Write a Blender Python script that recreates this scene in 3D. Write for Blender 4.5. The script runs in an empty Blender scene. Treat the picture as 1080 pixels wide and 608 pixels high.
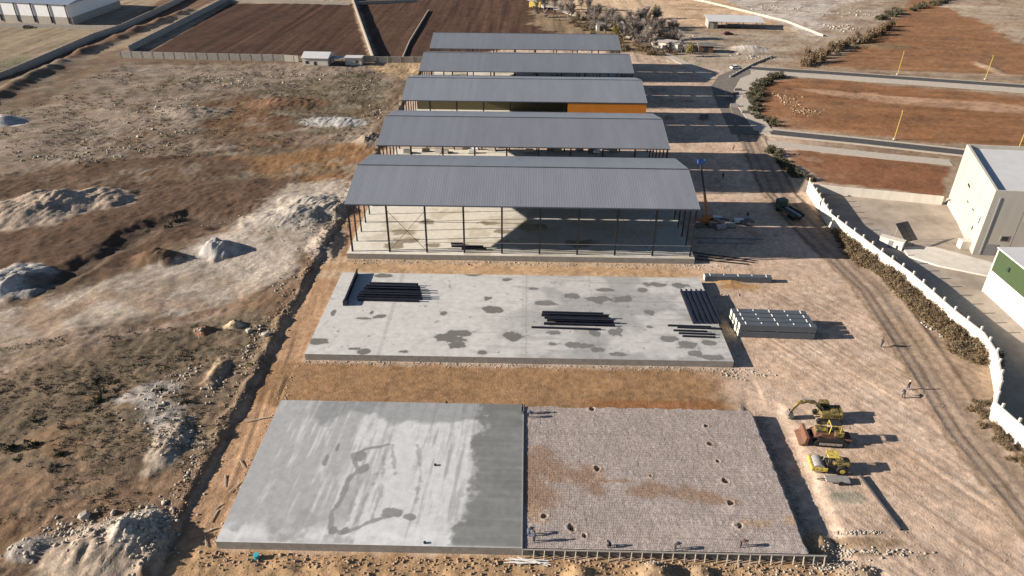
import bpy, math, random
import numpy as np
from mathutils import Vector, Matrix
random.seed(7); RNG = np.random.default_rng(11)
PI = math.pi
sc = bpy.context.scene
col = sc.collection

# ------------------------------------------------------------------ camera
F, PITCH, YAW, ROLL, CAMH = 752.697, 0.534042, -0.0172129, 0.00740170, 68.0209
fw = np.array([math.sin(YAW)*math.cos(PITCH), math.cos(YAW)*math.cos(PITCH), -math.sin(PITCH)])
rt = np.array([math.cos(YAW), -math.sin(YAW), 0.0]); up = np.cross(rt, fw)
r2 = math.cos(ROLL)*rt+math.sin(ROLL)*up; u2 = -math.sin(ROLL)*rt+math.cos(ROLL)*up
def G(px, py, z=0.0):
    """place on the level z that a point of the photograph shows (site survey)"""
    d = fw+(px-540)/F*r2-(py-304)/F*u2
    t = (z-CAMH)/d[2]
    return np.array([t*d[0], t*d[1], z])
def G2(px, py, z=0.0): return G(px, py, z)[:2]
cam = bpy.data.cameras.new('camera'); camo = bpy.data.objects.new('camera', cam); col.objects.link(camo)
cam.sensor_width = 36; cam.lens = F/1080*36; cam.clip_end = 12000; cam.clip_start = 1
camo.matrix_world = Matrix(((r2[0], u2[0], -fw[0], 0), (r2[1], u2[1], -fw[1], 0), (r2[2], u2[2], -fw[2], CAMH), (0, 0, 0, 1)))
sc.camera = camo

# ------------------------------------------------------------------ light
EL = math.radians(19.6); AZ = math.radians(5.2)      # the light travels towards +X, slightly +Y
trav = Vector((math.cos(AZ)*math.cos(EL), math.sin(AZ)*math.cos(EL), -math.sin(EL)))
sun = bpy.data.lights.new('sun', 'SUN'); suno = bpy.data.objects.new('sun', sun); col.objects.link(suno)
sun.energy = 5.0; sun.angle = math.radians(0.5); sun.color = (1.0, 0.90, 0.78)
suno.rotation_euler = trav.to_track_quat('-Z', 'Y').to_euler(); suno.location = (-100, 0, 100)
w = bpy.data.worlds.new('World'); sc.world = w; w.use_nodes = True
nt = w.node_tree; bg = nt.nodes['Background']
sky = nt.nodes.new('ShaderNodeTexSky'); sky.sky_type = 'NISHITA'; sky.sun_disc = False; sky.air_density = .7; sky.dust_density = .4
sky.sun_elevation = EL; sky.sun_rotation = math.atan2(-trav.x, -trav.y)
nt.links.new(sky.outputs[0], bg.inputs[0]); bg.inputs[1].default_value = 0.05
sc.view_settings.view_transform = 'Standard'; sc.view_settings.look = 'None'
sc.view_settings.exposure = 1.12; sc.view_settings.gamma = 1
sc.cycles.max_bounces = 4; sc.cycles.diffuse_bounces = 1; sc.cycles.glossy_bounces = 2
sc.cycles.transparent_max_bounces = 4

# ------------------------------------------------------------------ materials
def mat(name, c, rough=.85, metal=0.0, var=.12, scale=3.0, bump=0.0, attr=None, spec=.3, stretch=None, fine=None, nr=.65):
    m = bpy.data.materials.new(name); m.use_nodes = True
    t = m.node_tree; b = t.nodes['Principled BSDF']; L = t.links.new
    b.inputs['Roughness'].default_value = rough; b.inputs['Metallic'].default_value = metal
    b.inputs['Specular IOR Level'].default_value = spec
    tc = t.nodes.new('ShaderNodeTexCoord'); src = tc.outputs['Object']
    if stretch:
        mp = t.nodes.new('ShaderNodeMapping'); mp.inputs['Scale'].default_value = stretch; L(src, mp.inputs[0]); src = mp.outputs[0]
    n = t.nodes.new('ShaderNodeTexNoise'); n.inputs['Scale'].default_value = scale; n.inputs['Detail'].default_value = 9; n.inputs['Roughness'].default_value = nr
    L(src, n.inputs['Vector'])
    mr = t.nodes.new('ShaderNodeMapRange'); mr.inputs[1].default_value = .3; mr.inputs[2].default_value = .7
    mr.inputs[3].default_value = 1-var; mr.inputs[4].default_value = 1+var; L(n.outputs['Fac'], mr.inputs[0])
    mx = t.nodes.new('ShaderNodeVectorMath'); mx.operation = 'SCALE'; L(mr.outputs[0], mx.inputs['Scale'])
    if attr:
        a = t.nodes.new('ShaderNodeAttribute'); a.attribute_name = attr; L(a.outputs['Color'], mx.inputs[0])
    else: mx.inputs[0].default_value = c[:3]
    L(mx.outputs[0], b.inputs['Base Color'])
    if bump:
        n2 = t.nodes.new('ShaderNodeTexNoise'); n2.inputs['Scale'].default_value = fine or scale*2; n2.inputs['Detail'].default_value = 7; n2.inputs['Roughness'].default_value = .62
        L(src, n2.inputs['Vector'])
        bp = t.nodes.new('ShaderNodeBump'); bp.inputs['Strength'].default_value = 1; bp.inputs['Distance'].default_value = bump
        L(n2.outputs['Fac'], bp.inputs['Height']); L(bp.outputs[0], b.inputs['Normal'])
    return m
def add_grit(m):
    t = m.node_tree; b = t.nodes['Principled BSDF']; L = t.links.new
    tc = t.nodes.new('ShaderNodeTexCoord'); at = [q for q in t.nodes if q.type == 'ATTRIBUTE'][0]
    old = b.inputs['Base Color'].links[0].from_socket
    for scl, lo, hi, a0, a1 in ((1.7, .53, .60, 0, .75), (2.6, .60, .66, 0, .9), (2.1, .46, .39, 0, -.55)):
        n = t.nodes.new('ShaderNodeTexNoise'); n.inputs['Scale'].default_value = scl; n.inputs['Detail'].default_value = 5; n.inputs['Roughness'].default_value = .75; L(tc.outputs['Object'], n.inputs['Vector'])
        mr = t.nodes.new('ShaderNodeMapRange'); mr.inputs[1].default_value = lo; mr.inputs[2].default_value = hi; mr.inputs[3].default_value = a0; mr.inputs[4].default_value = a1; L(n.outputs['Fac'], mr.inputs[0])
        mu = t.nodes.new('ShaderNodeMath'); mu.operation = 'MULTIPLY'; L(mr.outputs[0], mu.inputs[0]); L(at.outputs['Alpha'], mu.inputs[1])
        ad = t.nodes.new('ShaderNodeMath'); ad.operation = 'ADD'; ad.inputs[1].default_value = 1; L(mu.outputs[0], ad.inputs[0])
        sc2 = t.nodes.new('ShaderNodeVectorMath'); sc2.operation = 'SCALE'; L(old, sc2.inputs[0]); L(ad.outputs[0], sc2.inputs['Scale']); old = sc2.outputs[0]
    L(old, b.inputs['Base Color']); return m
def roof_mat():
    m = mat('corrugated_roof_sheet', (.25, .262, .285), .42, .35, .10, .2, 0, None, .5, (1.2, .05, 1))
    t = m.node_tree; b = t.nodes['Principled BSDF']; L = t.links.new
    tc = t.nodes.new('ShaderNodeTexCoord')
    # each sheet of the roof a slightly different tone
    sp = t.nodes.new('ShaderNodeSeparateXYZ'); L(tc.outputs['Object'], sp.inputs[0])
    mul = t.nodes.new('ShaderNodeMath'); mul.operation = 'MULTIPLY'; mul.inputs[1].default_value = 1.0; L(sp.outputs[0], mul.inputs[0])
    fl = t.nodes.new('ShaderNodeMath'); fl.operation = 'FLOOR'; L(mul.outputs[0], fl.inputs[0])
    wn = t.nodes.new('ShaderNodeTexWhiteNoise'); wn.noise_dimensions = '1D'; L(fl.outputs[0], wn.inputs['W'])
    mr = t.nodes.new('ShaderNodeMapRange'); mr.inputs[3].default_value = .97; mr.inputs[4].default_value = 1.03; L(wn.outputs['Value'], mr.inputs[0])
    oi = t.nodes.new('ShaderNodeObjectInfo'); mo = t.nodes.new('ShaderNodeMapRange'); mo.inputs[3].default_value = .9; mo.inputs[4].default_value = 1.12; L(oi.outputs['Random'], mo.inputs[0])
    mm = t.nodes.new('ShaderNodeMath'); mm.operation = 'MULTIPLY'; L(mr.outputs[0], mm.inputs[0]); L(mo.outputs[0], mm.inputs[1]); mr = mm
    old = b.inputs['Base Color'].links[0].from_socket
    s = t.nodes.new('ShaderNodeVectorMath'); s.operation = 'SCALE'; L(old, s.inputs[0]); L(mr.outputs[0], s.inputs['Scale']); L(s.outputs[0], b.inputs['Base Color'])
    return m
M = dict(
 ground=mat('ground_soil', (1, 1, 1), .95, 0, .24, 1.6, .09, 'alb', .1, None, 3.2, .74),
 slabtop=mat('slab_concrete', (1, 1, 1), .75, 0, .13, .9, .0, 'alb', .3),
 gravel=mat('gravel_stone', (1, 1, 1), .95, 0, .38, 6.0, .06, 'alb', .15, None, 9, .8),
 concrete=mat('weathered_concrete', (.30, .275, .24), .85, 0, .18, 1.2, .02),
 paleconcrete=mat('pale_concrete', (.42, .37, .31), .85, 0, .12, .8, .02),
 yard=mat('yard_concrete', (.33, .275, .22), .85, 0, .34, .16, .02, None, .3, None, None, .75),
 whitewall=mat('white_render', (.60, .55, .475), .8, 0, .14, .5, .01, None, .3, (1, 1, .25)),
 warehousewall=mat('aged_white_render', (.42, .39, .335), .85, 0, .12, .35, .01, None, .3, (1, 1, .2), None, .7),
 blockwall=mat('block_wall', (.34, .31, .27), .85, 0, .15, .8, .03),
 oldasphalt=mat('worn_asphalt', (.16, .14, .12), .9, 0, .25, .5, .01),
 asphalt=mat('asphalt', (.065, .063, .062), .9, 0, .2, .6, .01),
 paint=mat('road_paint', (.75, .75, .72), .7),
 roof=roof_mat(),
 steel=mat('dark_painted_steel', (.035, .036, .042), .5, .2, .15, 2),
 navy=mat('navy_primer_steel', (.030, .034, .050), .45, .3, .2, 1.5),
 rail=mat('galvanised_rail', (.30, .30, .31), .5, .4),
 flash=mat('ridge_flashing', (.10, .11, .13), .5, .4),
 orange=mat('orange_cladding', (.60, .21, .03), .5, 0, .06, 1),
 yellow=mat('yellow_machine_paint', (.26, .19, .05), .6, 0, .6, 2.5),
 brightyellow=mat('bright_yellow_paint', (.55, .42, .08), .5, 0, .3, 2.5),
 rust=mat('rusty_red_paint', (.155, .065, .04), .8, 0, .5, 3),
 orangepaint=mat('orange_machine_paint', (.42, .17, .04), .45, 0, .2, 3),
 yellowpole=mat('faded_yellow_paint', (.42, .32, .07), .6),
 black=mat('black_rubber', (.018, .018, .018), .8),
 glass=mat('dark_window_glass', (.02, .025, .03), .12, 0, .05, 1, 0, None, .8),
 drum=mat('worn_steel_drum', (.36, .34, .32), .5, .4, .2, 2),
 panelgrey=mat('grey_panel_sheet', (.095, .11, .13), .5, .2, .12, .8),
 foam=mat('cream_panel_core', (.70, .68, .50), .8),
 strap=mat('white_wood_block', (.75, .73, .68), .7),
 timber=mat('weathered_timber', (.42, .36, .28), .85, 0, .2, 2),
 greyboard=mat('grey_form_board', (.14, .13, .12), .8, 0, .3, 1.5),
 olive=mat('olive_cladding', (.050, .075, .033), .5, 0, .06, 1, 0, None, .4, (1, 1, .1)),
 whiteclad=mat('white_cladding', (.72, .72, .72), .5, 0, .06, .5),
 blueroof=mat('blue_grey_roof', (.25, .29, .36), .45, .3, .08, .5),
 paleroof=mat('pale_flat_roof', (.50, .50, .50), .7, 0, .08, .3),
 blue=mat('blue_paint', (.03, .08, .24), .5),
 green=mat('dark_green_paint', (.02, .06, .05), .4, 0, .2, 2),
 solar=mat('solar_cells', (.010, .011, .018), .4, 0, .1, 1, 0, None, .8),
 bark=mat('bare_grey_bark', (.24, .20, .17), .9, 0, .2, 2),
 twig=mat('bare_grey_twigs', (.30, .255, .225), .9, 0, .25, .5),
 leafdark=mat('dark_green_leaves', (.075, .070, .038), .8, 0, .35, .8),
 leafolive=mat('olive_brown_leaves', (.155, .112, .065), .85, 0, .40, .8),
 leafgold=mat('yellow_green_leaves', (.20, .16, .04), .85, 0, .3, .8),
 reed=mat('dry_reed', (.16, .11, .06), .9, 0, .3, .8),
 scrub=mat('low_dry_scrub', (.095, .080, .048), .9, 0, .4, .4),
 rock=mat('pale_limestone', (.37, .33, .275), .9, 0, .3, 1.2, .05),
 brownrock=mat('brown_stone', (.30, .21, .14), .9, 0, .35, 1.2, .05),
 greyrock=mat('grey_stone', (.33, .31, .29), .9, 0, .3, 1.2, .05),
 skin=mat('skin', (.35, .20, .13), .6), dark=mat('dark_cloth', (.03, .03, .04), .9), denim=mat('blue_cloth', (.05, .07, .13), .9),
 hivis=mat('orange_vest', (.8, .25, .03), .8), helmet=mat('white_helmet', (.8, .8, .75), .4), brownc=mat('brown_cloth', (.12, .07, .045), .9),
 rebar=mat('rusty_rebar', (.24, .19, .155), .8),
 mustard=mat('olive_yellow_cladding', (.10, .085, .045), .6),
 hole=mat('dark_opening', (.015, .014, .013), .9), maroon=mat('maroon_paint', (.10, .02, .04), .35), teal=mat('teal_plastic', (.05, .35, .42), .5),
)

add_grit(M['ground'])
def add_mud(m, lo=.50, hi=.58, c=(.13, .10, .07)):
    t = m.node_tree; b = t.nodes['Principled BSDF']; L = t.links.new
    tc = t.nodes.new('ShaderNodeTexCoord'); n = t.nodes.new('ShaderNodeTexNoise'); n.inputs['Scale'].default_value = 3.2; n.inputs['Detail'].default_value = 6; n.inputs['Roughness'].default_value = .75; L(tc.outputs['Object'], n.inputs['Vector'])
    mr = t.nodes.new('ShaderNodeMapRange'); mr.inputs[1].default_value = lo; mr.inputs[2].default_value = hi; mr.inputs[4].default_value = .8; L(n.outputs['Fac'], mr.inputs[0])
    mx = t.nodes.new('ShaderNodeMix'); mx.data_type = 'RGBA'; old = b.inputs['Base Color'].links[0].from_socket
    L(mr.outputs[0], mx.inputs[0]); L(old, mx.inputs[6]); mx.inputs[7].default_value = (*c, 1); L(mx.outputs[2], b.inputs['Base Color'])
for k_ in ('yellow', 'brightyellow', 'rust', 'orangepaint', 'green'): add_mud(M[k_])
add_mud(M['yellow'], .46, .53, (.05, .045, .035))
# ------------------------------------------------------------------ mesh helpers
def tag(o, label=None, cat=None, group=None, kind=None):
    for k, v in (('label', label), ('category', cat), ('group', group), ('kind', kind)):
        if v: o[k] = v
    return o
def empty(name, loc, rz=0.0, label=None, cat=None, group=None):
    o = bpy.data.objects.new(name, None); col.objects.link(o)
    o.location = tuple(float(v) for v in loc); o.rotation_euler = (0, 0, rz); o.empty_display_size = .5
    return tag(o, label, cat, group)
def link(name, me, m, parent=None, loc=None, rz=None):
    o = bpy.data.objects.new(name, me); col.objects.link(o)
    if m is not None: me.materials.append(M[m] if isinstance(m, str) else m)
    if parent is not None: o.parent = parent
    if loc is not None: o.location = tuple(float(v) for v in loc)
    if rz is not None: o.rotation_euler = (0, 0, rz)
    return o
class MB:
    def __init__(s): s.v = []; s.f = []
    def add(s, vs, fs):
        k = len(s.v); s.v += [tuple(map(float, v)) for v in vs]; s.f += [tuple(i+k for i in f) for f in fs]; return s
    def box(s, x0, x1, y0, y1, z0, z1):
        return s.add([(x0, y0, z0), (x1, y0, z0), (x1, y1, z0), (x0, y1, z0), (x0, y0, z1), (x1, y0, z1), (x1, y1, z1), (x0, y1, z1)],
                     [(0, 3, 2, 1), (4, 5, 6, 7), (0, 1, 5, 4), (1, 2, 6, 5), (2, 3, 7, 6), (3, 0, 4, 7)])
    def cb(s, cx, cy, cz, sx, sy, sz, bev=0.0):
        if bev <= 0: return s.box(cx-sx/2, cx+sx/2, cy-sy/2, cy+sy/2, cz-sz/2, cz+sz/2)
        # chamfered box: vertical-edge and top chamfers
        x0, x1, y0, y1, z0, z1 = cx-sx/2, cx+sx/2, cy-sy/2, cy+sy/2, cz-sz/2, cz+sz/2; b = bev
        ring = lambda i, z: [(x0+b+i, y0+i, z), (x1-b-i, y0+i, z), (x1-i, y0+b+i, z), (x1-i, y1-b-i, z), (x1-b-i, y1-i, z), (x0+b+i, y1-i, z), (x0+i, y1-b-i, z), (x0+i, y0+b+i, z)]
        vs = ring(0, z0)+ring(0, z1-b)+ring(b*.6, z1)
        fs = [tuple(reversed(range(8))), tuple(range(16, 24))]
        for q in (0, 8): fs += [(q+i, q+(i+1) % 8, q+8+(i+1) % 8, q+8+i) for i in range(8)]
        return s.add(vs, fs)
    def bar(s, a, b, wd, ht=None):
        a = Vector(a); b = Vector(b); d = (b-a).normalized(); ht = ht or wd
        u = d.cross(Vector((0, 0, 1))); u = u.normalized() if u.length > 1e-3 else Vector((1, 0, 0)); v = u.cross(d).normalized()
        vs = []
        for p in (a, b):
            for i, j in ((-1, -1), (1, -1), (1, 1), (-1, 1)): vs.append(p+u*(i*wd/2)+v*(j*ht/2))
        return s.add(vs, [(0, 1, 2, 3), (7, 6, 5, 4), (0, 4, 5, 1), (1, 5, 6, 2), (2, 6, 7, 3), (3, 7, 4, 0)])
    def ibeam(s, a, b, wd, ht, t=.05):
        a = Vector(a); b = Vector(b); d = (b-a).normalized(); u = d.cross(Vector((0, 0, 1))); u = u.normalized() if u.length > 1e-3 else Vector((1, 0, 0)); v = u.cross(d).normalized()
        pr = [(-wd/2, -ht/2), (wd/2, -ht/2), (wd/2, -ht/2+t), (t/2, -ht/2+t), (t/2, ht/2-t), (wd/2, ht/2-t), (wd/2, ht/2), (-wd/2, ht/2), (-wd/2, ht/2-t), (-t/2, ht/2-t), (-t/2, -ht/2+t), (-wd/2, -ht/2+t)]
        vs = [a+u*x+v*y for x, y in pr]+[b+u*x+v*y for x, y in pr]
        q = [(0, 1, 2, 11), (10, 3, 4, 9), (8, 5, 6, 7)]
        q = [(0, 1, 2, 11), (11, 2, 3, 10), (10, 3, 4, 9), (9, 4, 5, 8), (8, 5, 6, 7)]
        fs = [f for f in q]+[tuple(i+12 for i in reversed(f)) for f in q]+[(i, i+12, (i+1) % 12+12, (i+1) % 12) for i in range(12)]
        return s.add(vs, fs)
    def cyl(s, a, b, r0, r1=None, n=12, cap=True):
        a = Vector(a); b = Vector(b); r1 = r0 if r1 is None else r1; d = (b-a).normalized()
        u = d.orthogonal().normalized(); v = d.cross(u)
        vs = [a+(u*math.cos(2*PI*i/n)+v*math.sin(2*PI*i/n))*r0 for i in range(n)]+[b+(u*math.cos(2*PI*i/n)+v*math.sin(2*PI*i/n))*r1 for i in range(n)]
        fs = [(i, (i+1) % n, n+(i+1) % n, n+i) for i in range(n)]
        if cap: fs += [tuple(reversed(range(n))), tuple(range(n, 2*n))]
        return s.add(vs, fs)
    def prism(s, pts, y0, y1):
        """outline in x,z extruded along y"""
        n = len(pts); vs = [(x, y0, z) for x, z in pts]+[(x, y1, z) for x, z in pts]
        return s.add(vs, [tuple(range(n)), tuple(reversed(range(n, 2*n)))]+[(i, n+i, n+(i+1) % n, (i+1) % n) for i in range(n)])
    def poly(s, pts, z0, z1):
        """ground outline extruded up"""
        n = len(pts); vs = [(p[0], p[1], z0) for p in pts]+[(p[0], p[1], z1) for p in pts]
        return s.add(vs, [tuple(reversed(range(n))), tuple(range(n, 2*n))]+[(i, (i+1) % n, n+(i+1) % n, n+i) for i in range(n)])
    def mesh(s, name):
        me = bpy.data.meshes.new(name); me.from_pydata(s.v, [], s.f); me.update(); return me
    def build(s, name, m, parent=None, loc=None, rz=None, smooth=False):
        me = s.mesh(name)
        if smooth: me.shade_smooth()
        return link(name, me, m, parent, loc, rz)
def kids(o): return [c for c in ALLK.get(o.name, [])]
def copy_tree(o, parent=None):
    c = o.copy(); col.objects.link(c)
    if parent is not None: c.parent = parent
    for ch in list(o.children): copy_tree(ch, c)
    return c
def np_mesh(name, V, Fq, m, alb=None, smooth=True, parent=None):
    me = bpy.data.meshes.new(name); V = np.asarray(V, dtype=np.float32); Fq = np.asarray(Fq, dtype=np.int32)
    nf, k = Fq.shape
    me.vertices.add(len(V)); me.vertices.foreach_set('co', V.ravel())
    me.loops.add(nf*k); me.loops.foreach_set('vertex_index', Fq.ravel())
    me.polygons.add(nf); me.polygons.foreach_set('loop_start', np.arange(nf, dtype=np.int32)*k)
    if alb is not None:
        a = me.attributes.new('alb', 'FLOAT_COLOR', 'POINT')
        a.data.foreach_set('color', np.concatenate([alb, np.ones((len(V), 1)) if alb.shape[1] == 3 else np.zeros((len(V), 0))], 1).astype(np.float32).ravel())
    me.update(calc_edges=True)
    if smooth: me.shade_smooth()
    return link(name, me, m, parent)

# ------------------------------------------------------------------ numpy noise and shapes
def hashn(i, j, s):
    h = (i.astype(np.int64)*374761393+j.astype(np.int64)*668265263+s*1442695041) & 0xffffffff
    h = ((h ^ (h >> 13))*1274126177) & 0xffffffff
    h = (h ^ (h >> 16)) & 0xffffffff
    return h/4294967295.0
def vnoise(x, y, s=0):
    i = np.floor(x); j = np.floor(y); fx = x-i; fy = y-j
    fx = fx*fx*(3-2*fx); fy = fy*fy*(3-2*fy)
    a = hashn(i, j, s); b = hashn(i+1, j, s); c = hashn(i, j+1, s); d = hashn(i+1, j+1, s)
    return (a*(1-fx)+b*fx)*(1-fy)+(c*(1-fx)+d*fx)*fy
def fbm(x, y, sc_=1.0, o=4, s=0, g=.5):
    r = 0; a = 1; t = 0; ca, sa = .8, .6
    x = x/sc_; y = y/sc_
    for k in range(o):
        r = r+a*vnoise(x, y, s+k*17); t += a; a *= g
        x, y = (ca*x-sa*y)*2.03+11.3, (sa*x+ca*y)*2.03+5.7
    return r/t                       # 0..1, mean .5
def aniso(x, y, ang, lx, ly, o=3, s=0):
    c, n = math.cos(ang), math.sin(ang)
    return fbm((x*c+y*n)/lx, (-x*n+y*c)/ly, 1, o, s)
def sdf(x, y, P):
    """signed distance to polygon, negative inside"""
    P = np.asarray(P, float); d = np.full(x.shape, 1e12); ins = np.zeros(x.shape, bool)
    for k in range(len(P)):
        a = P[k]; b = P[(k+1) % len(P)]; e = b-a
        wx = x-a[0]; wy = y-a[1]; t = np.clip((wx*e[0]+wy*e[1])/(e@e), 0, 1)
        d = np.minimum(d, (wx-e[0]*t)**2+(wy-e[1]*t)**2)
        cnd = ((a[1] <= y) != (b[1] <= y)); xi = a[0]+(y-a[1])/(e[1] if abs(e[1]) > 1e-9 else 1e-9)*e[0]
        ins ^= cnd & (x < xi)
    return np.where(ins, -np.sqrt(d), np.sqrt(d))
def pdist(x, y, P):
    P = np.asarray(P, float); d = np.full(x.shape, 1e12)
    for k in range(len(P)-1):
        a = P[k]; b = P[k+1]; e = b-a; wx = x-a[0]; wy = y-a[1]; t = np.clip((wx*e[0]+wy*e[1])/(e@e), 0, 1)
        d = np.minimum(d, (wx-e[0]*t)**2+(wy-e[1]*t)**2)
    return np.sqrt(d)
def sm(v, a, b): t = np.clip((v-a)/(b-a), 0, 1); return t*t*(3-2*t)
def pw(pts, z=0.0): return [G2(a, b, z) for a, b in pts]

# ------------------------------------------------------------------ site plan
DITCH_X = -40.6
S1 = (-34.7, .45, 33.2, 54.85, 80.05)      # slab: left, joint, right, front, back
S2 = (-34.4, 33.4, 91.4, 117.8)
HX0 = -34.24; HL = 67.5; HW = 26.5
HY = [126.5, 160.3, 197.6, 230.6, 263.3]
R_main = pw([(770, 84), (795, 150), (822, 205), (865, 250), (925, 308), (952, 347), (984, 395), (1023, 456), (1080, 522), (1150, 605), (1250, 720)])
mounds = [  # px, py, rx, ry, h, albedo, seed, ruggedness
 (108, 584, 7.4, 4.6, 1.9, (.36, .29, .225), 1, .7), (150, 562, 4.0, 3.4, 1.5, (.40, .35, .29), 2, .9), (32, 583, 2.6, 1.8, .9, (.25, .22, .20), 3, 1.4),
 (12, 303, 8.5, 7, 3.0, (.42, .39, .355), 4, .4), (30, 226, 13, 10, 2.5, (.33, .265, .205), 5, .35), (62, 215, 8, 7, 1.9, (.33, .265, .205), 6, .35), (106, 212, 8.5, 7, 2.1, (.32, .255, .20), 7, .35),
 (232, 268, 4.2, 3.6, 2.6, (.36, .34, .32), 8, 1), (166, 277, 5.5, 3.0, 1.9, (.12, .075, .045), 9, 1), (353, 129, 11, 5.5, 1.2, (.40, .385, .36), 10, .4),
 (0, 131, 8, 6, 2.5, (.45, .43, .42), 11, .8), (330, 222, 9, 9, 1.6, (.37, .33, .28), 12, .3), (300, 235, 8, 6, 1.4, (.37, .33, .28), 13, .3), (392, 150, 6, 5, 1.8, (.28, .23, .18), 14, 1.6),
 (345, 258, 4, 8, 1.0, (.36, .30, .25), 15, 1.6), (215, 352, 1.6, 1.3, 1.0, (.20, .10, .06), 16, 1), (248, 346, 1.8, 1.4, 1.1, (.45, .34, .22), 17, 1),
 (864, 575, 1.9, 2.4, .8, (.40, .27, .15), 18, .6), (690, 606, 2.2, 1.6, 1.3, (.30, .215, .135), 19, 1.2), (740, 607, 1.6, 1.4, .8, (.30, .215, .135), 20, 1.2), (610, 606, 1.8, 1.3, .7, (.36, .24, .13), 21, 1.2),
 (905, 606, 2.5, 1.2, .6, (.38, .29, .2), 22, 1.2), (768, 298, 3.6, .9, .5, (.40, .24, .11), 23, .8), (230, 395, 1.5, 5, .7, (.30, .22, .15), 24, 1.2), (180, 470, 2.5, 6, .8, (.30, .25, .20), 25, 1.2),
 (300, 110, 14, 8, 1.8, (.17, .10, .06), 26, .7), (200, 120, 12, 7, 1.5, (.27, .22, .17), 27, 1), (925, 50, 14, 5, 1.5, (.25, .18, .1), 28, .5), (790, 52, 9, 6, 1.6, (.42, .38, .34), 29, .8), (1045, 73, 3, 12, .8, (.36, .25, .17), 30, 1)]
MD = [(G2(a, b), rx, ry, h, c, s, rg) for a, b, rx, ry, h, c, s, rg in mounds]
gully = pw([(45, 305), (90, 283), (130, 262), (165, 240), (205, 232), (240, 238)])
bermTL = pw([(-20, 112), (30, 88), (80, 60), (125, 40), (200, 12)])
flatzones = [pw([(848, 190), (1000, 205), (990, 140), (1300, 150), (1500, 600), (1090, 470), (1045, 425), (1050, 380), (1000, 335), (920, 275)])]
road_lines = [pw([(790, 72), (1080, 92), (1400, 118)]), pw([(800, 137), (1080, 168), (1400, 205)])]

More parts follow.
